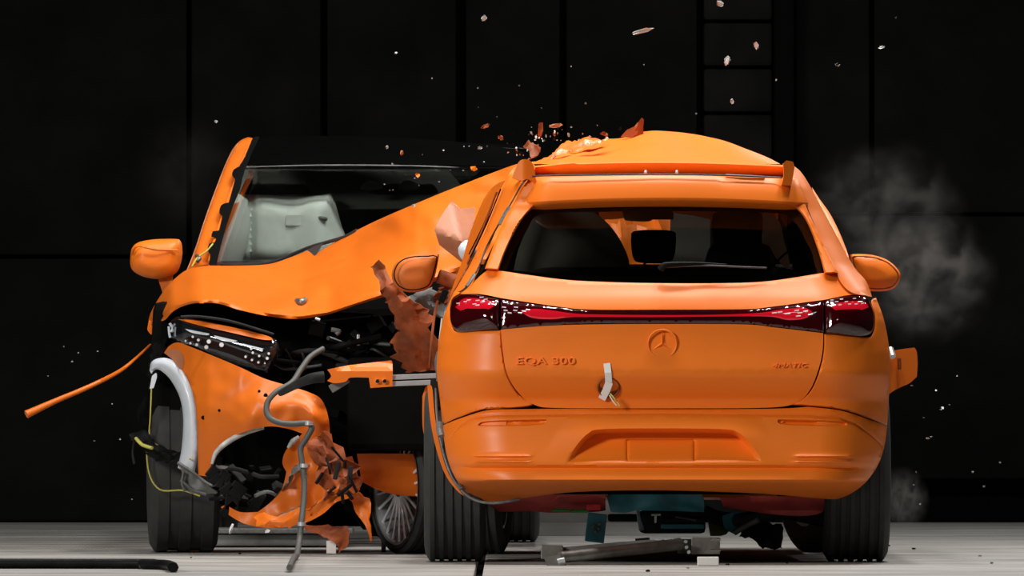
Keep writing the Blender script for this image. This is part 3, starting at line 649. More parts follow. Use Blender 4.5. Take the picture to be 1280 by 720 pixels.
# --- underbody
pbox('underfloor', 612, 600, 1040, 618, .45, 3.2, 'soot', car)
red = [patch('rear_axle_guard', curve([(612, 632, 'c'), (650, 622, 'c'), (700, 617), (757, 617, 'c'), (757, 638, 'c'), (740, 640), (690, 641), (660, 639), (625, 640, 'c')], True, 3), lambda x, y: .62 + .15 * ss((y - 622) / 18), 'redp', car, step=8, thick=.04, label='left red guard'),
       patch('rear_axle_guard', curve([(900, 622, 'c'), (960, 620), (1030, 622, 'c'), (1028, 640), (1000, 645), (950, 641), (905, 634, 'c')], True, 3), lambda x, y: .62 + .15 * ss((y - 622) / 18), 'redp', car, step=8, thick=.04, label='right red guard')]
pbox('red_tab', 733, 630, 751, 638, .60, .05, 'redb', car)
pbox('green_clip', 690, 636, 712, 640, .60, .05, 'green', car)
pbox('green_clip', 713, 637, 735, 641, .64, .05, 'green', car)
patch('axle_carrier', curve([(759, 622, 'c'), (766, 614, 'c'), (800, 615), (840, 616), (876, 617, 'c'), (880, 624), (880, 640, 'c'), (800, 638), (794, 638, 'c'), (782, 641), (764, 640, 'c')], True, 2), lambda x, y: .66 + 0 * x + .05 * np.cos((x - 760) * .06), 'teal', car, step=8, thick=.25)
pbox('carrier_block', 733, 642, 757, 678, .72, .08, 'teal', car, rot=(0, math.radians(7), 0))
for k, (x, y) in enumerate([(741, 658), (748, 661), (744, 665), (749, 655)]): lathe('bolt', [(-.008, 0), (-.008, .006), (0, .008)], P(x, y, .715), (0, 1, 0), 'steel', car, 10)
pbox('motor_housing', 800, 639, 882, 667, .9, .4, 'darkgrey', car, .02)
pbox('housing_rib', 826, 655, 880, 661, .86, .08, 'teal', car)
pbox('housing_rib', 832, 648, 878, 653, .84, .08, 'darkgrey', car)
tube('bright_rod', [P(797, 637, .8), P(799, 650, .78), P(802, 662, .76)], [.006, .008, .012], 'alu', car)
pbox('bright_bracket', 814, 642, 826, 645, .82, .02, 'alu', car); pbox('bright_bracket', 818, 644, 821, 654, .82, .02, 'alu', car)
tube('heat_shield', [P(844, 646, .8), P(858, 648, .8), P(870, 650, .8)], .012, 'greyp', car, flat=.4)
pbox('suspension_arm', 760, 643, 798, 652, 1.0, .2, 'darkgrey', car, .01)
tube('suspension_arm', [P(880, 640, 1.), P(900, 648, 1.), P(930, 650, .95), P(975, 640, .9), P(1030, 650, .9)], .03, 'darkgrey', car)
patch('olive_cover', curve([(884, 645, 'c'), (903, 640), (915, 650), (908, 668), (888, 670, 'c')], True, 3), lambda x, y: 1.0 + .002 * (x - 884), 'olive', car, step=6, thick=.05)
patch('teal_tank', curve([(903, 645, 'c'), (922, 640), (944, 648), (932, 662), (918, 668, 'c'), (906, 660)], True, 3), lambda x, y: .92 + .002 * (x - 903), 'teal', car, step=6, thick=.08)
tube('control_arm', [P(918, 666, .9), P(935, 656, .88), P(948, 650, .86)], .012, 'greyp', car)
crumple('torn_liner', [(P(925, 670, 1.6), P(930, 655, 1.6)), (P(950, 680, 1.6), P(950, 650, 1.7)), (P(975, 688, 1.7), P(978, 660, 1.7))], 'black', car, .03, 4)
# --- cabin
def seat_shape(name, px, pyb, wpx, hpx, Y, parent, m='seat'):
    O = curve([(px - wpx * .5, pyb, 'c'), (px - wpx * .52, pyb - hpx * .5), (px - wpx * .42, pyb - hpx * .95), (px - wpx * .2, pyb - hpx), (px + wpx * .2, pyb - hpx), (px + wpx * .42, pyb - hpx * .95), (px + wpx * .52, pyb - hpx * .5), (px + wpx * .5, pyb, 'c')], True, 5)
    return patch(name, O, lambda x, y: Y - .03 * np.sqrt(np.clip(sd(O, x, y), 0, 15) / 15), m, parent, step=6, thick=.12)
def headrest(px, py, wpx, hpx, Y, parent):
    O = curve([(px - wpx / 2, py - hpx * .3), (px - wpx * .42, py - hpx * .48), (px, py - hpx * .52), (px + wpx * .42, py - hpx * .48), (px + wpx / 2, py - hpx * .3), (px + wpx * .46, py + hpx * .3), (px + wpx * .3, py + hpx * .5), (px - wpx * .3, py + hpx * .5), (px - wpx * .46, py + hpx * .3)], True, 5)
    h = patch('headrest', O, lambda x, y: Y - .03 * np.sqrt(np.clip(sd(O, x, y), 0, 10) / 10), 'seat', parent, step=5, thick=.10)
    for s in (-.2, .2): tube('headrest_post', [P(px + s * wpx, py + hpx * .45, Y + .04), P(px + s * wpx, py + hpx * .8, Y + .04)], .007, 'steel', h, 6)
    return h
rb = seat_shape('rear_bench', 828, 400, 390, 66, 1.15, car)
headrest(817, 308, 56, 40, 1.3, rb)
sl = seat_shape('front_seat', 722, 400, 120, 110, 2.0, car); headrest(716, 286, 66, 52, 1.95, sl)
sr = seat_shape('front_seat', 925, 400, 90, 95, 2.0, car); headrest(922, 290, 62, 52, 1.95, sr)
patch('curtain_airbag', curve([(640, 345, 'c'), (640, 300), (662, 272), (700, 262), (738, 264), (765, 285), (784, 318), (788, 345, 'c')], True, 5), lambda x, y: 1.72 - .10 * np.sin((x - 640) / 148 * math.pi) , 'trimgrey', car, step=8, thick=.08, label='large dark curtain airbag')
pbox('roof_lining', 665, 205, 992, 222, .75, 1.7, 'soot', car)
mi = patch('inside_mirror', curve([(778, 262, 'c'), (780, 273), (786, 276), (812, 276.5), (816, 270), (818, 262, 'c')], True, 4), lambda x, y: 2.45 + 0 * x, 'greyp', car, step=6, thick=.03)
pbox('sensor_box', 814, 258, 842, 274, 2.4, .1, 'seat', mi)
pbox('dashboard', 650, 330, 1020, 420, 2.75, .3, 'seat', car, .05)
tube('steering_wheel', [P(690 + 45 * math.cos(a), 335 + 36 * math.sin(a), 2.6) for a in np.linspace(0, 2 * math.pi, 17)[:-1]], .016, 'seat', car, 6, 3, True)
patch('side_airbag', curve([(955, 266, 'c'), (968, 270), (976, 282), (980, 300), (985, 318), (988, 336, 'c'), (982, 334), (970, 322), (962, 308), (953, 304, 'c')], True, 4), lambda x, y: 1.75 + .002 * (x - 955), 'airbag', car, step=5, thick=.04, label='pale grey side airbag')
patch('pillar_trim', curve([(985, 262, 'c'), (1008, 272), (1022, 300), (1033, 345, 'c'), (994, 345, 'c'), (990, 330), (984, 300)], True, 4), lambda x, y: 1.1 + 0 * x, 'soot', car, step=8, thick=.03)
pbox('pillar_trim', 838, 262, 888, 330, 2.9, .05, 'trimgrey', car)
tube('belt', [P(968, 330, 1.7), P(978, 320, 1.7), P(986, 314, 1.7)], .012, 'seat', car, flat=.4)
tube('a_pillar', [P(1010, 345, 2.95), P(1000, 300, 2.5), P(978, 250, 2.1)], .04, 'orange', car)
# buckled bonnet of this car seen through its windscreen
crumple('front_bonnet', [(P(722, 232, 3.2), P(722, 385, 3.05)), (P(760, 238, 3.3), P(760, 385, 3.0)), (P(800, 244, 3.45), P(800, 385, 3.05)), (P(850, 262, 3.6), P(850, 385, 3.2))], 'orange_h', car, .10, 9)
# front end and floor to complete the car
pbox('front_bumper', 700, 470, 1085, 625, 4.25, .14, 'orange', car, .05)
pbox('front_block', 690, 390, 1050, 600, 3.2, .9, 'soot', car, .05)
# --- roof: buckled skin rising to a ridge
ridge = curve([(662, 205), (680, 199), (700, 192), (722, 186), (742, 178), (766, 174), (786, 171), (800, 166), (815, 163.5), (832, 164), (855, 166), (880, 170), (905, 176.5), (935, 187), (960, 197), (979, 207)], False, 4)
base = lambda x: 203.5 + 5 * ((x - 819) / 161) ** 2
rows = []
for x, y in ridge:
    b = float(base(x)); r = [P(x, b + 1.0, .64), P(x, b - .5, .70)]
    for k in range(1, 9):
        t = k / 8; yy = b + (y - b) * math.sin(t * math.pi / 2)
        Yk = .70 + t * 1.0
        p = P(x, yy, Yk); fold = .020 * math.sin(x * .055 + t * 2.2) * (1 - t) * t * 3
        if x < 770: fold += noise.noise(Vector((x * .09, t * 4, 2))) * .030 * t
        p.z += fold * .6; r.append(p)
    p = r[-1]; top = p.z
    for k in range(1, 5): r.append(Vector((p.x, p.y + .28 * k, top - .012 * k * k - .03 * k)))
    rows.append(r)
roof = loft('roof_skin', rows, 'orange', car, sharp=math.radians(60))
sm = roof.modifiers.new('thickness', 'SOLIDIFY'); sm.thickness = .005
for k_, (xa, ya, xb, yb, h_) in enumerate([(690, 197, 712, 189, 6), (724, 184, 742, 178, 6), (738, 180, 760, 175, 4)]):
    crumple('torn_foil', [(P(xa, ya, 1.0), P(xa + 2, ya - h_ * .4, 1.05)), (P((xa + xb) / 2, (ya + yb) / 2, .98), P((xa + xb) / 2 - 2, (ya + yb) / 2 - h_, 1.02)), (P(xb, yb, 1.05), P(xb - 1, yb - h_ * .4, 1.1))], 'foil', car, .03, 70 + k_)
crumple('torn_roof_edge', [(P(688, 196, 1.2), P(690, 190, 1.25)), (P(705, 194, 1.2), P(704, 181, 1.3)), (P(722, 190, 1.2), P(722, 176, 1.3)), (P(738, 184, 1.2), P(738, 171, 1.3)), (P(756, 178, 1.25), P(752, 176, 1.3))], 'orange_h', car, .02, 3)
crumple('torn_roof_edge', [(P(655, 203, .9), P(668, 196, 1.0)), (P(665, 198, .9), P(676, 187, 1.0)), (P(658, 188, 1.0), P(668, 180, 1.0)), (P(655, 184, 1.1), P(660, 178, 1.1))], 'orange_worn', car, .03, 5)
# rear-view crumpled left front: orange facets and white airbag ball
pf = curve([(565, 251, 'c'), (576, 261, 'c'), (594, 259, 'c'), (592, 285), (583, 318, 'c'), (577, 328, 'c'), (549, 306, 'c'), (543, 287, 'c'), (554, 266)], True, 3)
patch('front_wing_fragment', pf, lambda x, y: 1.9 + .0016 * np.abs(x - 562 - (y - 250) * .25) + .003 * np.abs(y - 292 - (x - 550) * .4), 'pink', car, step=6, thick=.02, label='folded pinkish wing fragment')  # highlight on the orange facet painted in as pink
lathe('airbag_bulge', [(-.045, 0.0), (-.04, .018), (-.022, .033), (0, .04), (.022, .033), (.04, .018), (.045, 0)], P(584, 313, 1.7), (.25, 0, 1), 'white', car, 20, label='white airbag bulge')
# ================================================================== FRONT CAR
fc = thing('large_car', 'orange larger SUV facing the camera, crushed into the other, airbag behind its windscreen', 'car', (wx_at(430, 4.2), 4.2, 0))
lowE = lambda x: np.interp(x, [185, 200, 215, 240, 270, 300, 340, 375, 410, 450, 500, 550, 600, 660], [405, 398, 387, 379, 378, 386.5, 395, 398, 393, 380, 364, 350, 335, 320])
hood = curve([(185, 408, 'c'), (188, 392), (203, 366), (220, 347), (237, 336), (262, 332, 'c'), (300, 332), (336, 330), (362, 322), (385, 313, 'c'), (393, 320, 'c'), (400, 314), (425, 299), (470, 276), (540, 246), (600, 222), (640, 207), (662, 201, 'c'), (655, 240), (620, 300), (600, 340, 'c'),
              (550, 350), (500, 365), (450, 380), (410, 393), (375, 398.5), (340, 396), (300, 387.5), (270, 379), (240, 379.5), (218, 388), (206, 400), (196, 402)], True, 6)
def d_hood(x, y):
    h = lowE(x) - y; k = np.interp(x, [185, 260, 380, 450, 520, 600, 660], [.010, .0165, .0155, .011, .0062, .0040, .003])
    Z = 2.55 + h * k
    Z = Z + np.interp(x, [185, 215, 250, 660], [.75, .30, .0, 0])
    # rolled front lip
    Z = Z + .10 * (1 - np.sqrt(np.clip(1 - (1 - np.clip(h / 12, 0, 1)) ** 2, 0, 1)))
    # fold running to the stud hole
    q = np.exp(-((x - 330 - (392 - y) * 2.2) / 26) ** 2) * np.clip(1 - h / 50, 0, 1); Z = Z - .10 * q
    q2 = np.exp(-((x - 415 - (375 - y) * .5) / 18) ** 2); Z = Z + .06 * q2
    Z = Z + .035 * np.sin(x * .035 + y * .02) + .03 * np.sin(x * .016 - y * .06)
    n_ = np.array([noise.noise(Vector((a * .035, b * .05, 0))) for a, b in zip(x, y)]); Z = Z + .028 * n_
    rr = np.hypot(x - 375, y - 377); Z = Z + .06 * np.exp(-(rr / 5) ** 2)
    return Z
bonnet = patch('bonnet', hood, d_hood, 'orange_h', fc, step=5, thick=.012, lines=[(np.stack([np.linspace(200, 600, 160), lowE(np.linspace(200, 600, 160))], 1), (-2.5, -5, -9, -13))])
tube('bonnet_stud', [P(371, 376, 2.9), P(377, 378, 2.86), P(382, 374, 2.9)], [.012, .02, .01], 'steel', bonnet)
tube('bonnet_seal', [P(x, y, 4.05 - .0035 * (x - 335)) for x, y in [(262, 331), (300, 331), (340, 328), (372, 315), (390, 308), (428, 297), (446, 288)]], .008, 'seal', bonnet)
patch('hinge_flap', curve([(384, 313, 'c'), (392, 308), (404, 304, 'c'), (395, 319, 'c')], True, 2), lambda x, y: 3.2 + 0 * x, 'seal', bonnet, step=6)
# windscreen and frame
WSY = lambda y: 4.25 + (330 - y) * .0062
ws = curve([(304, 206, 'c'), (400, 204), (500, 205), (650, 208, 'c'), (655, 240), (560, 262, 'c'), (430, 312), (380, 340), (262, 340, 'c'), (270, 310), (284, 265), (296, 228)], True, 4)
patch('windscreen', ws, lambda x, y: WSY(y) + 0 * x, 'glass_front', fc, step=16, thick=.005)
tube('windscreen_header', [P(x, y, WSY(208) - .01) for x, y in [(303, 209), (400, 206.5), (500, 207), (560, 209), (620, 213)]], .0035, 'greyp', fc, 6)
# visor band and inside items
patch('roof_front', curve([(316, 172, 'c'), (400, 170), (500, 172), (600, 180), (655, 190, 'c'), (655, 212, 'c'), (500, 208), (400, 207), (303, 209, 'c')], True, 4), lambda x, y: WSY(208) + .02 + (208 - y) * .03, 'glass_black', fc, step=12, thick=.02)
rows = []
for px in np.linspace(318, 655, 24):
    t = (px - 318) / 337; y0 = 172 + 0 * t
    rows.append([P(px, 172 + 14 * t * t, 6.1), P(px, 171 + 14 * t * t, 7.0)] + [P(px, 178, 8.2)])
ro = loft('roof_skin', rows, 'glass_black', fc); ro.modifiers.new('thickness', 'SOLIDIFY').thickness = .01
# A pillar with torn trim
ap = curve([(310, 171.5, 'c'), (300, 176), (291, 186), (284, 200), (277, 218), (269, 238), (260, 262), (251, 290), (243, 314), (234, 336), (226, 352), (224, 362, 'c'), (236, 350), (246, 336), (262, 333, 'c'),
            (264, 318), (270, 300), (277, 280), (284, 258), (290, 238), (297, 220), (303, 204), (311, 186), (319, 173, 'c')], True, 4)
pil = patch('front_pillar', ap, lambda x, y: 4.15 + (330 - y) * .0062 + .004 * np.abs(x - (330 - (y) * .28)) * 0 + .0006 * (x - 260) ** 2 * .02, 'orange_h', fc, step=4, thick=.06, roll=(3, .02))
tube('pillar_edge', [P(x, y, 4.1 + (330 - y) * .0062) for x, y in [(297, 180), (284, 202), (270, 237), (256, 276), (245, 310), (234, 338)]], .0035, 'pink', pil, 6)
tube('pillar_edge', [P(x, y, 4.10 + (330 - y) * .0062) for x, y in [(316, 176), (306, 198), (299, 215), (292, 235), (284, 256), (276, 279), (268, 303), (262, 328)]], .010, 'orange', pil, 6)
foam = curve([(316, 172, 'c'), (324, 171), (318, 184), (310, 202), (303, 222), (300, 236), (291, 258), (283, 282), (276, 306), (270, 332, 'c'), (261, 331, 'c'), (263, 318, 'c'), (259, 312), (262, 304, 'c'), (268, 303, 'c'), (271, 296), (264, 296), (266, 289, 'c'), (274, 288, 'c'), (278, 270, 'c'), (274, 266), (276, 257), (281, 254, 'c'), (286, 253, 'c'), (294, 224, 'c'), (290, 219), (292, 212), (299, 208, 'c'), (306, 196, 'c')], True, 2)
patch('foam_strip', foam, lambda x, y: 4.06 + (330 - y) * .0062, 'soot', pil, step=5, thick=.03)
tube('pillar_wire', [P(266, 305, 4.2), P(258, 314, 4.15), P(247, 322, 4.1), P(240, 333, 4.05)], .004, 'yellow', pil, 6)
tube('pillar_clip', [P(246, 320, 4.15), P(249, 323, 4.1), P(246, 327, 4.1)], .010, 'steel', pil)
# interior
AB = curve([(276, 318, 'c'), (280, 290), (286, 262), (296, 246), (306, 243), (340, 244), (372, 246), (400, 244), (414, 243), (420, 258), (426, 280), (434, 300), (440, 320, 'c'), (400, 335), (340, 338), (300, 336)], True, 5)
def d_ab(x, y):
    v = np.clip(sd(AB, x, y), 0, 26) / 26; Z = 5.20 - .10 * (1 - (1 - v) ** 2)
    Z = Z + .035 * np.sin((x - 276) * .09) * .5 + .03 * ss(1 - np.abs(x - 314) / 7)
    return Z
ab = patch('airbag', AB, d_ab, 'airbag', fc, step=5, thick=.2)
pbox('airbag_label', 357, 268, 381, 282, 5.107, .01, 'airbag', ab, .003)
tube('airbag_vent', [P(399, 272, 5.09), P(404, 273, 5.08), (P(408, 274, 5.09))], .009, 'greyp', ab)
lathe('side_airbag', [(-.22, 0), (-.20, .05), (-.1, .09), (0, .10), (.1, .09), (.2, .05), (.22, 0)], P(283, 300, 5.05), (.24, 0, 1), 'airbag', fc, 20)
patch('headliner', curve([(300, 212, 'c'), (560, 212, 'c'), (600, 260, 'c'), (280, 262, 'c')], True, 1), lambda x, y: 5.35 + (262 - y) * .012, 'lining', fc, step=40)
s1 = seat_shape('front_seat', 345, 380, 100, 150, 5.6, fc, 'seat'); s2 = seat_shape('front_seat', 505, 380, 100, 150, 5.6, fc, 'seat')
for x in (465, 511): patch('sun_visor', curve([(x - 14, 236), (x - 6, 226), (x + 6, 227), (x + 14, 233), (x + 6, 237)], True, 4), lambda a, b: 5.3 + 0 * a, 'darkgrey', fc, step=6, thick=.02)
pbox('dashboard', 262, 326, 640, 400, 4.6, .5, 'soot', fc, .05)
box('cabin_back', (wx_at(460, 7), 8.2, 1.0), (1.6, .08, 1.2), 'soot', fc)
# door mirror
mm, O2 = mirror([(163, 320), (165, 310), (173, 303), (190, 299.5), (212, 298.5), (223, 299, 'c'), (226, 306), (226, 322), (221, 338), (212, 345, 'c'), (196, 348), (180, 346), (168, 340), (163, 332)], (195, 322), 4.0, fc, yr=.16)
tube('mirror_fin', [P(165, 318, 3.955), P(172, 308, 3.93), P(195, 312, 3.925), P(222, 313, 3.95)], .004, 'orange_h', mm, 6)
patch('mirror_foot', curve([(196, 345, 'c'), (216, 341, 'c'), (215, 352), (212, 365), (205, 376, 'c'), (202, 362)], True, 4), lambda x, y: 4.05 + 0 * x, 'orange_h', fc, step=5, thick=.06)
# left wing behind the arch, door shoulder
patch('front_wing', curve([(222, 347, 'c'), (206, 366), (192, 388), (186, 402), (184, 412, 'c'), (190, 418), (196, 400), (208, 380), (222, 362), (232, 350, 'c')], True, 5), lambda x, y: 3.35 + (y - 400) * -.012, 'orange_h', fc, step=4, thick=.04)
crumple('torn_wing_edge', [(P(189, 402, 3.2), P(198, 400, 3.2)), (P(190, 415, 3.2), P(200, 410, 3.2)), (P(190, 428, 3.2), P(196, 430, 3.2))], 'orange_worn', fc, .02, 8)
# torn trim strip flying out to the left
trim = curve([(188, 431, 3.3), (170, 448, 3.2), (148, 465, 3.1), (110, 484, 3.0), (70, 501, 2.95), (33, 518, 2.9)], False, 5)
tube('torn_trim_strip', [P(*p) for p in trim], [.006, .007, .009, .010, .012, .018], 'orange_h', fc, 6, 2, label='long thin orange strip whipping out to the left')
# headlamp
hl = curve([(210, 406, 'c'), (216, 398), (226, 396), (260, 402), (300, 411), (345, 424, 'c'), (349, 436), (344, 452), (334, 466, 'c'), (312, 461), (286, 452), (262, 442), (238, 433), (220, 428), (211, 420)], True, 5)
d_hl = lambda x, y: 2.62 + np.interp(x, [208, 230, 260, 350], [.40, .18, .08, .0]) - .05 * np.sqrt(np.clip(sd(hl, x, y), 0, 18) / 18)
hlo = patch('headlamp', hl, d_hl, 'head', fc, step=4, thick=.08)
def onhl(name, pts, m, off=.008, th=.012, lab=None):
    O = curve(pts, True, 4); return patch(name, O, lambda x, y: d_hl(x, y) - off, m, hlo, step=4, thick=th, label=lab)
onhl('lamp_brow', [(222, 399, 'c'), (240, 400), (262, 403.5), (300, 411), (335, 420), (341, 425, 'c'), (325, 424), (290, 416), (250, 407)], 'orange_h', .03, .02)
tube('brow_edge', [P(x, y, 2.5) for x, y in [(226, 396), (250, 396), (285, 401), (320, 411), (342, 418)]], .006, 'darkgrey', hlo)
onhl('light_blade', [(231, 411, 'c'), (262, 417, 'c'), (258, 419), (240, 416)], 'white'); onhl('light_blade', [(267, 419, 'c'), (297, 426, 'c'), (290, 427.5), (275, 425)], 'white'); onhl('light_blade', [(302, 429, 'c'), (330, 436, 'c'), (322, 436), (308, 432)], 'white')
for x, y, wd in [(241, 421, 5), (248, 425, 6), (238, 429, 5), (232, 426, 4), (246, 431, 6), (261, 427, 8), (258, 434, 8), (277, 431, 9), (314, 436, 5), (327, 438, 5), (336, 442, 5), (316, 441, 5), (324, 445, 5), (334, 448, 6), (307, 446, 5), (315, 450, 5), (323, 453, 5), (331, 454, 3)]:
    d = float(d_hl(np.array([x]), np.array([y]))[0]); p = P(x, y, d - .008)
    lathe('lamp_cell', [(-.004, 0), (-.004, wd / 2 / 290 * .6), (.004, wd / 2 / 290 * .72)], p, (0, 1, 0), 'led', hlo, 10)  # white dots imitating the lamp racks mirrored in the lens
for pts in ([(212, 404), (216, 410), (214, 415)], [(211, 408), (212, 418), (213, 422)]): tube('lamp_edge', [P(x, y, 2.92) for x, y in pts], .006, 'white', hlo)
# crushed engine bay: dark mass + greebles
bay = [boxg(P(340, 465, 3.5), (1.05, .8, .56), (0, .05, .02), .04), boxg(P(470, 500, 3.4), (.6, .9, .74), (0, -.1, .1), .04), boxg(P(300, 560, 3.4), (.7, .6, .5), (0, .1, 0), .04), boxg(P(460, 600, 3.6), (.6, .5, .4), (0, 0, .1), .04)]
bay.append(boxg(P(490, 505, 2.75), (.38, .2, .40), (0, 0, 0), .03))
merge('engine_bay_block', bay, 'soot', fc)
rnd = random.Random(3)
for k in range(46):
    x = rnd.uniform(235, 535); y = rnd.uniform(400, 600)
    if x < 420 and 445 < y < 530 : continue
    if x < 350 and y < 470: continue
    s = rnd.uniform(.015, .07); Y = rnd.uniform(2.78, 2.98)
    box(rnd.choice(['engine_bracket', 'engine_cover', 'broken_clip']), P(x, y, Y), (s * rnd.uniform(.5, 2.2), .05, s), rnd.choice(['black', 'black', 'darkgrey', 'black', 'greyp'] if s < .035 else ['black', 'soot']), fc, (rnd.uniform(-.6, .6), rnd.uniform(-1.5, 1.5), rnd.uniform(-.6, .6)), .004)
for k in range(12):
    x = rnd.uniform(250, 480); y = rnd.uniform(420, 445); pts = [P(x + rnd.uniform(-30, 30) + i * rnd.uniform(8, 22), y + rnd.uniform(-14, 14) + i * 6, rnd.uniform(2.7, 2.95)) for i in range(4)]
    tube('engine_hose', pts, rnd.uniform(.005, .014), rnd.choice(['black', 'darkgrey', 'seal']), fc, 6)
pbox('bright_clip', 446, 418, 450, 432, 2.72, .02, 'alu', fc)
tube('bright_clip', [P(394, 398, 2.6), P(400, 400, 2.6)], .006, 'alu', fc); tube('bright_clip', [P(414, 412, 2.7), P(424, 414, 2.7), P(420, 418, 2.7)], .010, 'greyp', fc)
# blurred wing fragments in the middle, their shade painted in as brown
crumple('crushed_wing', [(P(462, 335, 2.3), P(474, 328, 2.3)), (P(478, 362, 2.25), P(492, 352, 2.25)), (P(488, 385, 2.25), P(512, 372, 2.2)), (P(492, 410, 2.3), P(540, 395, 2.2)), (P(497, 440, 2.35), P(545, 430, 2.2)), (P(505, 465, 2.4), P(545, 465, 2.3))], 'orange_worn', fc, .05, 11)
crumple('crushed_wing', [(P(500, 372, 2.4), P(535, 362, 2.4)), (P(520, 385, 2.4), P(560, 372, 2.3)), (P(530, 392, 2.4), P(556, 400, 2.3))], 'greyp', fc, .05, 12)
crumple('crushed_wing', [(P(548, 352, 2.35), P(596, 322, 2.3)), (P(545, 372, 2.35), P(585, 345, 2.3)), (P(535, 400, 2.4), P(560, 385, 2.3))], 'orange_worn', fc, .05, 14)
# front bumper skin with torn opening
fb = curve([(205, 441, 'c'), (212, 432), (222, 428), (232, 431, 'c'), (262, 443), (300, 459), (330, 473), (360, 482), (388, 491), (402, 500), (410, 520), (412, 545), (407, 562, 'c'), (424, 572), (440, 570, 'c'), (446, 590), (450, 612, 'c'), (438, 622), (420, 628), (404, 642), (380, 654), (345, 660), (310, 656), (288, 645), (276, 634, 'c'), (283, 632), (300, 640), (322, 640, 'c'),
            (338, 628), (352, 612), (358, 590, 'c'), (353, 578), (358, 562), (371, 549), (378, 542, 'c'), (360, 536), (335, 533), (305, 540), (282, 552), (268, 566), (264, 582, 'c'), (262, 596, 'c'), (248, 594, 'c'), (247, 560), (246, 525), (242, 495), (232, 470), (218, 452)], True, 5)
def d_fb(x, y):
    Z = 2.42 + np.interp(x, [200, 220, 240, 260, 300, 420], [.46, .32, .20, .12, .03, .02]) - .08 * np.exp(-((y - 520) / 55) ** 2)
    Z = Z - .05 * ss((x - 300 + (y - 500) * .3) / 25) * np.exp(-((y - 510) / 30) ** 2)
    n_ = np.array([noise.noise(Vector((a * .05, b * .05, 5))) for a, b in zip(x, y)])
    return Z + n_ * np.interp(x, [240, 340, 430], [.004, .018, .07])
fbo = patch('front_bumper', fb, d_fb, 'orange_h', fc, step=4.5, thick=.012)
tube('torn_edge', [P(x, y, 2.40) for x, y in [(265, 580), (270, 566), (284, 553), (306, 541), (330, 535)]], [.006, .010, .012, .012, .006], 'pale', fbo, label='pale torn edge of the opening')
tube('torn_edge', [P(x, y, 2.38) for x, y in [(374, 546), (366, 552), (360, 560)]], [.008, .012, .006], 'pale', fbo)
for x, y, r in [(254, 522, .009), (274, 513, .006), (332, 494, .009), (324, 489, .006)]:
    d = float(d_fb(np.array([x]), np.array([y]))[0]); lathe('sensor_hole', [(-.002, 0), (-.002, r), (.004, r)], P(x, y, d - .003), (0, 1, 0), 'gap', fbo, 10)
patch('primer_patch', curve([(206, 441, 'c'), (216, 436), (226, 440), (230, 452), (226, 462), (216, 450)], True, 4), lambda x, y: d_fb(x, y) - .004, 'pink', fbo, step=4, thick=.004)  # pinkish patch at the upper corner of the bumper
# grille carrier inside opening
pbox('grille_fragment', 268, 583, 288, 606, 2.62, .05, 'greyp', fc, .006, rot=(.3, .12, .2))
for k in range(34):
    x, y = rnd.uniform(262, 352), rnd.uniform(584, 636)
    if y > 640 - abs(x - 300) * .5: continue
    a_ = rnd.uniform(.02, .055); box('grille_fragment', P(x, y, rnd.uniform(2.55, 2.72)), (a_ * rnd.uniform(.8, 2.4), .03, a_ * rnd.uniform(.3, 1)), rnd.choice(['black', 'soot', 'darkgrey', 'black', 'greyp'] if a_ < .035 else ['black', 'darkgrey', 'soot']), fc, (rnd.uniform(-.8, .8), rnd.uniform(-1, 1), rnd.uniform(-.8, .8)), .004)
for k in range(7):
    x, y = rnd.uniform(262, 320), rnd.uniform(585, 625); tube('grille_strut', [P(x, y, 2.55), P(x + rnd.uniform(10, 25), y + rnd.uniform(-8, 8), 2.52), P(x + rnd.uniform(25, 48), y + rnd.uniform(-6, 12), 2.56)], rnd.uniform(.005, .012), rnd.choice(['darkgrey', 'black', 'greyp']), fc, 6)
crumple('torn_liner', [(P(330, 640, 2.5), P(345, 628, 2.5)), (P(350, 622, 2.45), P(362, 608, 2.45)), (P(362, 600, 2.4), P(372, 580, 2.4)), (P(372, 590, 2.4), P(384, 572, 2.4))], 'greyp', fc, .05, 21)
crumple('torn_liner', [(P(325, 652, 2.34), P(325, 646, 2.34)), (P(350, 650, 2.30), P(350, 642, 2.30)), (P(375, 644, 2.3), P(375, 634, 2.3))], 'greyp', fc, .02, 22)
for k in range(8):
    x, y = rnd.uniform(258, 300), rnd.uniform(590, 640); box('broken_clip', P(x, y, 2.5), (rnd.uniform(.03, .09), .04, rnd.uniform(.03, .07)), 'black', fc, (0, rnd.uniform(-1, 1), 0), .006)
# crushed lower centre
crumple('bumper_shred', [(P(385, 560, 2.2), P(412, 548, 2.2)), (P(395, 590, 2.15), P(440, 575, 2.2)), (P(410, 625, 2.15), P(452, 610, 2.2))], 'orange_worn', fc, .08, 31)
crumple('bumper_shred', [(P(318, 655, 2.25), P(318, 644, 2.3)), (P(350, 658, 2.2), P(360, 640, 2.2)), (P(385, 650, 2.15), P(390, 630, 2.15)), (P(410, 630, 2.15), P(412, 612, 2.15)), (P(430, 618, 2.2), P(436, 602, 2.2)), (P(448, 640, 2.2), P(458, 625, 2.2)), (P(462, 678, 2.2), P(466, 672, 2.2))], 'orange_h', fc, .04, 32)
crumple('bumper_shred', [(P(380, 660, 2.2), P(380, 656, 2.2)), (P(405, 672, 2.15), P(412, 656, 2.15)), (P(420, 682, 2.15), P(434, 662, 2.15)), (P(424, 692, 2.15), P(436, 680, 2.15))], 'orange_worn', fc, .03, 33)
for k in range(12):
    x, y = rnd.uniform(398, 442), rnd.uniform(565, 622); box('broken_clip', P(x, y, 2.12), (rnd.uniform(.006, .022), .03, rnd.uniform(.03, .085)), rnd.choice(['black', 'black', 'darkgrey']), fc, (0, rnd.uniform(-1, 1), 0), .005)
pbox('hanging_tag', 408, 676, 420, 692, 2.2, .01, 'tape_white', fc, .002)
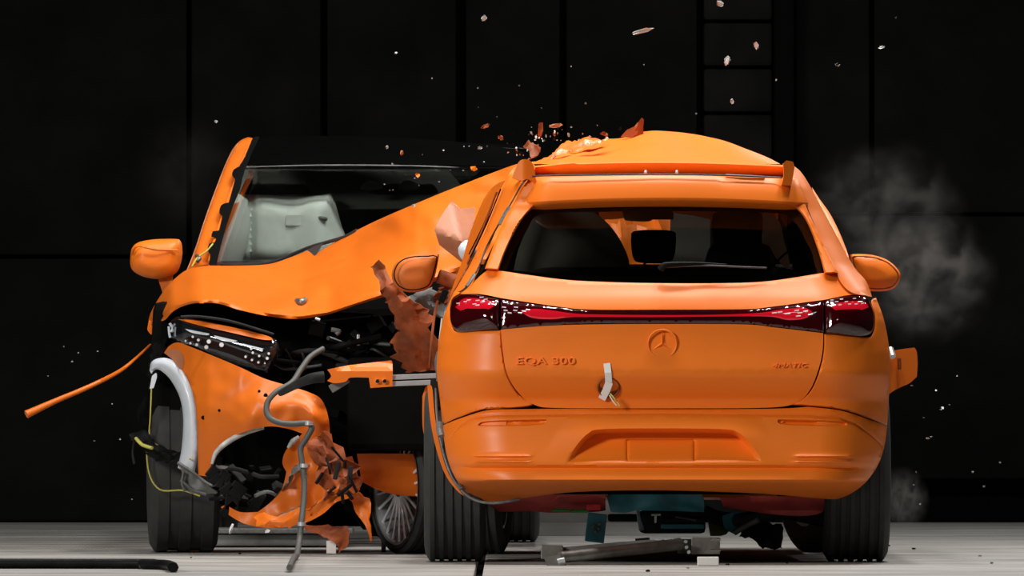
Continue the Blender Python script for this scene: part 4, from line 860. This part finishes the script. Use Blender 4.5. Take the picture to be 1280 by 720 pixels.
# arch liner (white crescent)
wa = curve([(187, 463, 'c'), (189, 453), (197, 448), (210, 448), (223, 456), (234, 472), (242, 495), (246, 525), (247, 560), (242, 594, 'c'), (222, 585, 'c'), (227, 560), (229, 525), (225, 498), (214, 476), (202, 464), (194, 462), (189, 467, 'c')], True, 5)
la = patch('arch_liner', wa, lambda x, y: 2.66 - .04 * np.sqrt(np.clip(sd(wa, x, y), 0, 9) / 9) + .003 * (246 - x), 'white', fc, step=3, thick=.09, label='white crescent arch liner')
patch('liner_tab', curve([(190, 470, 'c'), (195, 466), (196, 472), (192, 485, 'c'), (187, 486, 'c')], True, 2), lambda x, y: 2.75 + 0 * x, 'white', la, step=5)
for a in ([(222, 578), (240, 590), (262, 606), (272, 604)], [(226, 600), (240, 612), (258, 618)], [(230, 590), (228, 604), (232, 614)]):
    tube('liner_strut', [P(x, y, 2.6) for x, y in a], .016, 'greyp', fc, 6, flat=.5)
crumple('grey_liner_piece', [(P(224, 580, 2.62), P(238, 590, 2.62)), (P(228, 600, 2.62), P(256, 602, 2.62)), (P(236, 615, 2.62), (P(272, 618, 2.62)))], 'greyp', fc, .03, 41)
# wheels
wf = wheel(fc, wx_at(229, 3.4), 3.4, .30, .39, (1, .07, 0), grooves=2)
tube('tyre_band', [P(183, 440 + 110, 2.98), P(186, 590, 2.97), P(200, 612, 2.96), P(228, 613, 2.96), P(250, 620, 2.96)], .004, 'yellow', fc, 6)
tube('tyre_band', [P(190, 470, 2.98), P(188, 520, 2.98), P(188, 548, 2.98), P(206, 562, 2.95), P(222, 570, 2.9), P(240, 574, 2.6)], .0035, 'yellow', fc, 6)
wl_ = wheel(fc, wx_at(521, 3.0), 3.0, .22, .285, (.93, .42, 0), .25, 22, fine=True)
# dark debris at the left of the wheel
crumple('torn_liner', [(P(166, 545, 3.), P(180, 542, 3.)), (P(176, 560, 2.9), P(196, 556, 2.9)), (P(190, 570, 2.9), P(222, 566, 2.8)), (P(215, 578, 2.8), P(236, 572, 2.7))], 'black', fc, .05, 51)
tube('loose_wire', [P(170, 548, 2.9), P(178, 556, 2.85), P(190, 560, 2.8)], .008, 'yellow', fc, 6)
tube('loose_wire', [P(168, 550, 2.95), P(166, 566, 2.95), P(168, 580, 2.95)], .006, 'darkgrey', fc, 6)
crumple('torn_liner', [(P(188, 470, 3.1), P(204, 466, 3.1)), (P(180, 500, 3.1), P(192, 500, 3.1)), (P(172, 530, 3.1), P(186, 540, 3.1))], 'soot', fc, .04, 52)
crumple('torn_liner', [(P(196, 425, 3.1), P(212, 420, 3.1)), (P(188, 445, 3.0), P(205, 440, 3.0)), (P(183, 470, 3.), P(192, 470, 3.))], 'soot', fc, .04, 53)
# sill / door panel seen between the cars
sp = curve([(446, 567, 'c'), (490, 567), (532, 567.5, 'c'), (536, 600), (536, 621, 'c'), (500, 619), (474, 613), (452, 602, 'c')], True, 4)
patch('side_panel', sp, lambda x, y: 2.75 + .001 * (x - 450) + .012 * ss((y - 580) / 2) - .0010 * np.abs(y - 590), 'orange_h', fc, step=5, thick=.03, label='orange flank panel glimpsed between the cars')
crumple('underfloor_shred', [(P(430, 612, 3.0), P(430, 640, 3.0)), (P(470, 618, 3.2), P(465, 670, 3.2)), (P(500, 622, 3.5), P(480, 688, 3.4))], 'black', fc, .05, 61)
# body sides of the large car (seen from beside)
def side2(sgn):
    xh = .98
    def mp(u, v, d):
        px = np.interp(v, [.2, 1.05, 1.35, 1.70], [222, 246, 268, 312]) if sgn < 0 else 735 - .0
        return Vector((wx_at(px, u) if sgn < 0 else wx_at(690, 4.5) - .3 * max(0, v - 1.05), u, v))
    O = [(4.0, 1.05), (3.9, .6), (3.95, .3), (4.2, .24), (6.2, .24)] + [(6.6 + .42 * math.cos(a), .36 + .42 * math.sin(a)) for a in np.linspace(math.radians(195), math.radians(-15), 10)] + [(7.3, .3), (7.6, .6), (7.6, 1.1), (7.2, 1.6), (6.4, 1.70), (5.2, 1.66), (4.6, 1.35)]
    h = [[(4.85, 1.12), (5.3, 1.55), (5.9, 1.6), (5.9, 1.12)], [(6.0, 1.12), (6.0, 1.6), (6.5, 1.58), (6.9, 1.4), (6.9, 1.12)]]
    patch('body_side', O, lambda x, y: x * 0, 'orange_h', fc, holes=h, step=.15, mapf=mp, back=lambda v: v + Vector((-sgn * .02, 0, 0)))
side2(1); side2(-1)
wheel(fc, wx_at(262, 6.6), 6.6, .26, .39); wheel(fc, wx_at(640, 6.6), 6.6, .26, .39)
# hanging cable
cb = [(404, 436, 2.0), (388, 446, 1.95), (376, 462, 1.9), (365, 478, 1.85), (345, 490, 1.8), (334, 504, 1.78), (335, 520, 1.76), (348, 528, 1.75), (366, 530, 1.75), (384, 529, 1.75), (390, 534, 1.75), (383, 548, 1.75), (376, 560, 1.75), (377, 575, 1.74), (380, 595, 1.73), (380, 620, 1.7), (377, 650, 1.65), (374, 676, 1.6), (371, 694, 1.4), (366, 709, .3), (356, 716, -.6)]
ca = tube('hanging_cable', [P(*p) for p in cb[:-2]] + [P(368, 702, floor_Y(702)) + Vector((0, 0, .02)), P(362, 716, floor_Y(716)) + Vector((0, 0, .02))], .0125, 'cabl', fc, 8, 4, label='grey cable hanging from the bumper to the ground')
for x, y, Y in [(380, 582, 1.72), (377, 655, 1.62), (386, 529, 1.73)]: lathe('cable_tie', [(-.008, .014), (-.008, .018), (.008, .018), (.008, .014)], P(x, y, Y), (0, 0, 1), 'alu', ca, 12)
# ================================================================== things on the ground
rig = thing('metal_rig_beam', 'long tubular steel arm lying on the ground under the near car', 'metal beam', (wx_at(790, .2), .2, 0))
Yr = .3
def PZ(px, z, Y): v = P(px, 500, Y); v.z = z; return v
gz = lambda py, Y: P(0, py, Y).z
tube('arm', [P(700, 697, -.1), P(780, 688, .1), P(850, 680, .3)], .024, 'steel', rig, 10, 3)
tube('arm', [P(705, 690, .2), P(780, 683, .3), P(850, 678, .4)], .020, 'greyp', rig, 10, 3)
pbox('end_bracket', 676, 682, 704, 699, .1, .10, 'steel', rig, .004)
patch('bracket_plate', curve([(680, 697, 'c'), (700, 694, 'c'), (708, 706, 'c'), (697, 710, 'c'), (684, 708, 'c')], True, 1), lambda x, y: -.16 + 0 * x, 'steel', rig, step=8, thick=.06, smooth=False)
tube('end_bolt', [P(697, 702, -.2), P(706, 700, -.2)], .012, 'alu', rig)
pbox('joint_block', 864, 672, 900, 693, .35, .10, 'steel', rig, .004)
for x, y in [(857, 677), (858, 684), (852, 681), (861, 690), (829, 677), (836, 677)]: lathe('bolt', [(-.01, 0), (-.01, .007), (0, .009)], P(x, y, .3), (0, 1, 0), 'chrome', rig, 10)
pbox('joint_lug', 847, 674, 864, 692, .37, .06, 'darkgrey', rig, .004)
tube('rod', [P(794, 675, .35), P(812, 673.5, .35)], .006, 'black', rig); tube('rod', [P(812, 675, .35), P(850, 674.5, .35)], .005, 'alu', rig)
for y in (674.5, 688): tube('rod', [P(888, y, .32), P(901, y, .32)], .004, 'chrome', rig)
bx = box('white_block', P(885, 702, -.25), (.085, .06, .035), 'tape_white', None); tag(bx, 'small white block lying under the steel arm joint', 'block')
bx.location.z = .019
# cable duct at the left
Yc = floor_Y(712)
tube_o = tube('cable_duct', [Vector((-5.5, Yc + .35, .02)), Vector((wx_at(60, Yc), Yc + .2, .02)), Vector((wx_at(180, Yc), Yc + .05, .02)), Vector((wx_at(212, Yc), Yc - .15, .02)), Vector((wx_at(224, Yc), Yc - .7, .02))], .022, 'black', None, 8, 6, flat=.9)
tag(tube_o, 'thick black cable lying on the floor in the left foreground', 'cable')
# low pale kerb box behind the left wheel
kb = thing('floor_box', 'low grey box on the floor behind the front wheel of the crushed car', 'box', (wx_at(350, 5.), 5., 0))
box('body', (wx_at(350, 5.), 5.0, .035), (.62, .5, .05), 'greyp', kb, bev=.01); box('lid', (wx_at(350, 5.), 5.0, .075), (.66, .54, .022), 'tape_grey', kb, bev=.005)
# ================================================================== debris in the air
def shard(px, py, wpx, hpx, Y, m, ang=0, label=None, group=None, name='flying_fragment', cat='fragment', seed=None):
    r = random.Random(seed if seed is not None else int(px * 7 + py)); c = P(px, py, Y); s = 1 / 300.0
    n = r.choice([5, 6, 7]); vs = []; R = Matrix.Rotation(math.radians(ang), 3, 'Y')
    for side_ in (-1, 1):
        for k in range(n):
            a = 2 * math.pi * k / n + r.uniform(-.25, .25); q = r.uniform(.65, 1.0)
            v = Vector((math.cos(a) * wpx / 2 * s * q, side_ * .004 + r.uniform(-.012, .012), math.sin(a) * hpx / 2 * s * q)); vs.append(c + R @ v)
    fs = [tuple(range(n)), tuple(reversed(range(n, 2 * n)))] + [(k, (k + 1) % n, n + (k + 1) % n, n + k) for k in range(n)]
    o = mesh_obj(name, vs, fs, m, None, False); tag(o, label, cat, group); return o
# hand placed, each with a label of its own
o_ = [
 (605, 23, 8, 10, 1.5, 'debris', 20, 'grey shard at top left of centre, alone near the upper edge'),
 (804, 39, 34, 7, 1.2, 'debris', -14, 'long pale curved splinter high above the car roof'),
 (900, 5, 12, 9, 1.6, 'debris', 30, 'grey shard cut by the top edge of the picture'),
 (909, 76, 9, 14, 1.4, 'debris', 10, 'upright wedge shaped grey shard, lower of the pair right of the splinter'),
 (945, 57, 7, 12, 1.8, 'debris', -20, 'grey shard upper right of the wedge shaped one'),
 (1047, 81, 9, 5, 2.0, 'greyp', 0, 'dim grey fragment left below the bright white one'),
 (1102, 59, 10, 5, 1.2, 'debris_w', -15, 'bright white fragment at upper right'),
 (915, 127, 5, 8, 1.7, 'debris', 0, 'small grey fragment above the right of the roof'),
 (676, 162, 8, 24, 1.4, 'orange_worn', 5, 'tall orange shard standing over the left roof corner'),
 (695, 157, 19, 7, 1.4, 'pink', -8, 'flat pale orange shard above the roof tear'),
 (755, 167, 11, 6, 1.4, 'orange_worn', 5, 'small dull orange shard just above the torn roof'),
 (607, 158, 14, 6, 1.8, 'orange_worn', -25, 'faint orange shard left of the roof corner, higher one'),
 (626, 172, 9, 7, 1.8, 'orange_worn', 35, 'dark orange shard between the roofs, lower one'),
 (502, 191, 5, 8, 2.6, 'pink', 15, 'small orange white fragment before the black roof'),
 (522, 219, 7, 7, 2.6, 'orange', 20, 'small orange fragment before the windscreen'),
 (592, 211, 11, 8, 2.2, 'orange', 10, 'yellow orange fragment above the top of the bonnet'),
 (484, 184, 5, 5, 2.6, 'debris', 0, 'pale chip before the black roof, leftmost'),
 (600, 185, 8, 5, 2.4, 'debris', 0, 'pale square chip left of the roof corner'),
 (517, 257, 6, 5, 2.6, 'debris', 0, 'tiny grey chip touching the upper bonnet edge'),
 (289, 661, 6, 16, 2.0, 'debris_w', 20, 'white sliver falling beside the crushed front wheel'),
 (334, 664, 9, 6, 2.0, 'debris_w', -10, 'white chip just under the torn front bumper'),
 (270, 152, 6, 4, 2.5, 'debris', 20, 'pale chip in the dark above the front pillar'),
 (1178, 510, 6, 4, 1.5, 'debris_w', 0, 'bright chip right of the near car, at bumper height'),
 (1160, 548, 6, 3, 1.5, 'debris_w', 0, 'bright chip right of the near car, above its rear tyre'),
 (495, 66, 5, 4, 2.0, 'debris', 0, 'tiny chip at upper left of centre'),
]
for a in o_: shard(*a)
tri = patch('roof_splinter', curve([(776, 171, 'c'), (784, 162), (793, 158), (802, 147, 'c'), (805, 150), (804, 160), (805, 170, 'c'), (790, 172)], True, 2), lambda x, y: 1.35 + .004 * np.abs(x - 795), 'orange_worn', None, step=5, thick=.02, smooth=False)
tag(tri, 'pointed orange splinter sticking up behind the roof ridge', 'fragment')
rnd = random.Random(12)
for k in range(46):     # spray over the torn roof corner
    x = rnd.gauss(690, 38); y = 186 - abs(rnd.gauss(0, 14)) + (8 if x < 660 else -8)
    if x > 780: continue
    s = rnd.uniform(1.2, 4)
    shard(x, y, s, s * rnd.uniform(.6, 2.4), rnd.uniform(1.0, 2.4), rnd.choice(['debris_w', 'debris', 'orange_worn', 'black', 'debris']), rnd.uniform(-40, 40), 'tiny chip in the spray over the torn roof corner', 'chips over the torn roof corner', 'flying_chip', 'chip', k)
right = [(1170, 488), (1176, 512), (1140, 482), (1187, 506), (1155, 522), (1250, 578), (1216, 590), (1145, 590), (1142, 606), (1150, 630), (1164, 546), (1230, 608), (1196, 470)]
for k, (x, y) in enumerate(right): shard(x, y, rnd.uniform(2, 4), rnd.uniform(1.6, 3), rnd.uniform(.8, 3), 'debris', 0, 'tiny chip in the dark to the right of the near car', 'chips right of the near car', 'flying_chip', 'chip', k)
left = [(98, 441), (122, 439), (90, 452), (80, 433), (118, 551), (150, 549), (165, 624), (60, 470), (140, 505)]
for k, (x, y) in enumerate(left): shard(x, y, rnd.uniform(2, 4), rnd.uniform(1.6, 3), rnd.uniform(1, 3), 'debris', 0, 'tiny chip in the dark at the far left', 'chips left of the crushed car', 'flying_chip', 'chip', k)
top = [(714, 83), (597, 110), (649, 107), (677, 135), (598, 134), (732, 129), (805, 81), (621, 146), (680, 176), (870, 142), (540, 98), (1120, 22), (970, 100)]
for k, (x, y) in enumerate(top): shard(x, y, rnd.uniform(1.6, 3), rnd.uniform(2, 4), rnd.uniform(1, 3), 'greyp', 0, 'tiny dim chip in the dark above the cars', 'chips above the cars', 'flying_chip', 'chip', k)
for k in range(16):
    x = rnd.uniform(470, 610); y = rnd.uniform(196, 250) - (x - 470) * .18
    shard(x, y, rnd.uniform(1.5, 3.5), rnd.uniform(1.5, 3), rnd.uniform(2, 2.6), rnd.choice(['greyp', 'debris']), 0, 'tiny glass chip before the windscreen top', 'chips before the windscreen', 'flying_chip', 'chip', 100 + k)
for k, (px, py) in enumerate([(1110, 684), (1142, 688), (1225, 697), (1240, 706), (910, 708), (810, 716), (860, 712), (984, 706), (240, 699), (300, 694)]):
    Y = floor_Y(py); o = shard(px, py, rnd.uniform(4, 8), 3, Y, rnd.choice(['darkgrey', 'debris']), 0, 'small chip lying on the concrete floor', 'chips lying on the floor', 'floor_chip', 'chip', k); o.location.z = .008
# ================================================================== smoke
def smoke(name, px, py, Y, rx, rz, ry, dens, label, scale=2.2, col=(.75, .70, .66), lo=.36):
    m = bpy.data.materials.new(name + '_haze'); m.use_nodes = True; t = m.node_tree; t.nodes.clear()
    out = t.nodes.new('ShaderNodeOutputMaterial'); v = t.nodes.new('ShaderNodeVolumePrincipled'); v.inputs['Color'].default_value = (*col, 1)
    tc = t.nodes.new('ShaderNodeTexCoord'); n = t.nodes.new('ShaderNodeTexNoise'); n.inputs['Scale'].default_value = scale; n.inputs['Detail'].default_value = 4; n.inputs['Distortion'].default_value = .6
    t.links.new(tc.outputs['Object'], n.inputs['Vector'])
    L = t.nodes.new('ShaderNodeVectorMath'); L.operation = 'LENGTH'; t.links.new(tc.outputs['Object'], L.inputs[0])
    fr = t.nodes.new('ShaderNodeMapRange'); fr.interpolation_type = 'SMOOTHSTEP'; fr.inputs[1].default_value = .35; fr.inputs[2].default_value = 1.0; fr.inputs[3].default_value = 1; fr.inputs[4].default_value = 0
    t.links.new(L.outputs['Value'], fr.inputs[0])
    nr = t.nodes.new('ShaderNodeMapRange'); nr.inputs[1].default_value = lo; nr.inputs[2].default_value = .68; t.links.new(n.outputs['Fac'], nr.inputs[0])
    mu = t.nodes.new('ShaderNodeMath'); mu.operation = 'MULTIPLY'; t.links.new(fr.outputs[0], mu.inputs[0]); t.links.new(nr.outputs[0], mu.inputs[1])
    m2 = t.nodes.new('ShaderNodeMath'); m2.operation = 'MULTIPLY'; m2.inputs[1].default_value = dens; t.links.new(mu.outputs[0], m2.inputs[0]); t.links.new(m2.outputs[0], v.inputs['Density'])
    t.links.new(v.outputs[0], out.inputs['Volume'])
    bm = bmesh.new(); bmesh.ops.create_icosphere(bm, subdivisions=4, radius=1)
    for q in bm.verts: q.co *= 1 + .12 * noise.noise(q.co * 1.7)
    me = bpy.data.meshes.new(name); bm.to_mesh(me); bm.free(); me.materials.append(m)
    o = bpy.data.objects.new(name, me); COL.objects.link(o); o.location = P(px, py, Y); o.scale = (rx, ry, rz); o['kind'] = 'stuff'
    tag(o, label, 'smoke'); return o
smoke('smoke_cloud', 1152, 345, 3.6, .36, .34, .34, 1.0, 'brown grey smoke cloud drifting behind the right door mirror', 3.2, lo=.44)
smoke('smoke_cloud', 1105, 262, 3.9, .40, .34, .34, .45, 'thin smoke veil rising above the right door mirror', 3.0, lo=.44)
smoke('smoke_cloud', 1128, 625, 3.4, .13, .16, .24, 1.3, 'small grey dust puff beside the right rear tyre', 4)
smoke('smoke_cloud', 690, 650, 8.8, .75, .45, .26, 8.0, 'pale dust cloud under the near car')
smoke('smoke_cloud', 235, 215, 5.2, .28, .30, .36, .06, 'very faint haze left of the front pillar')
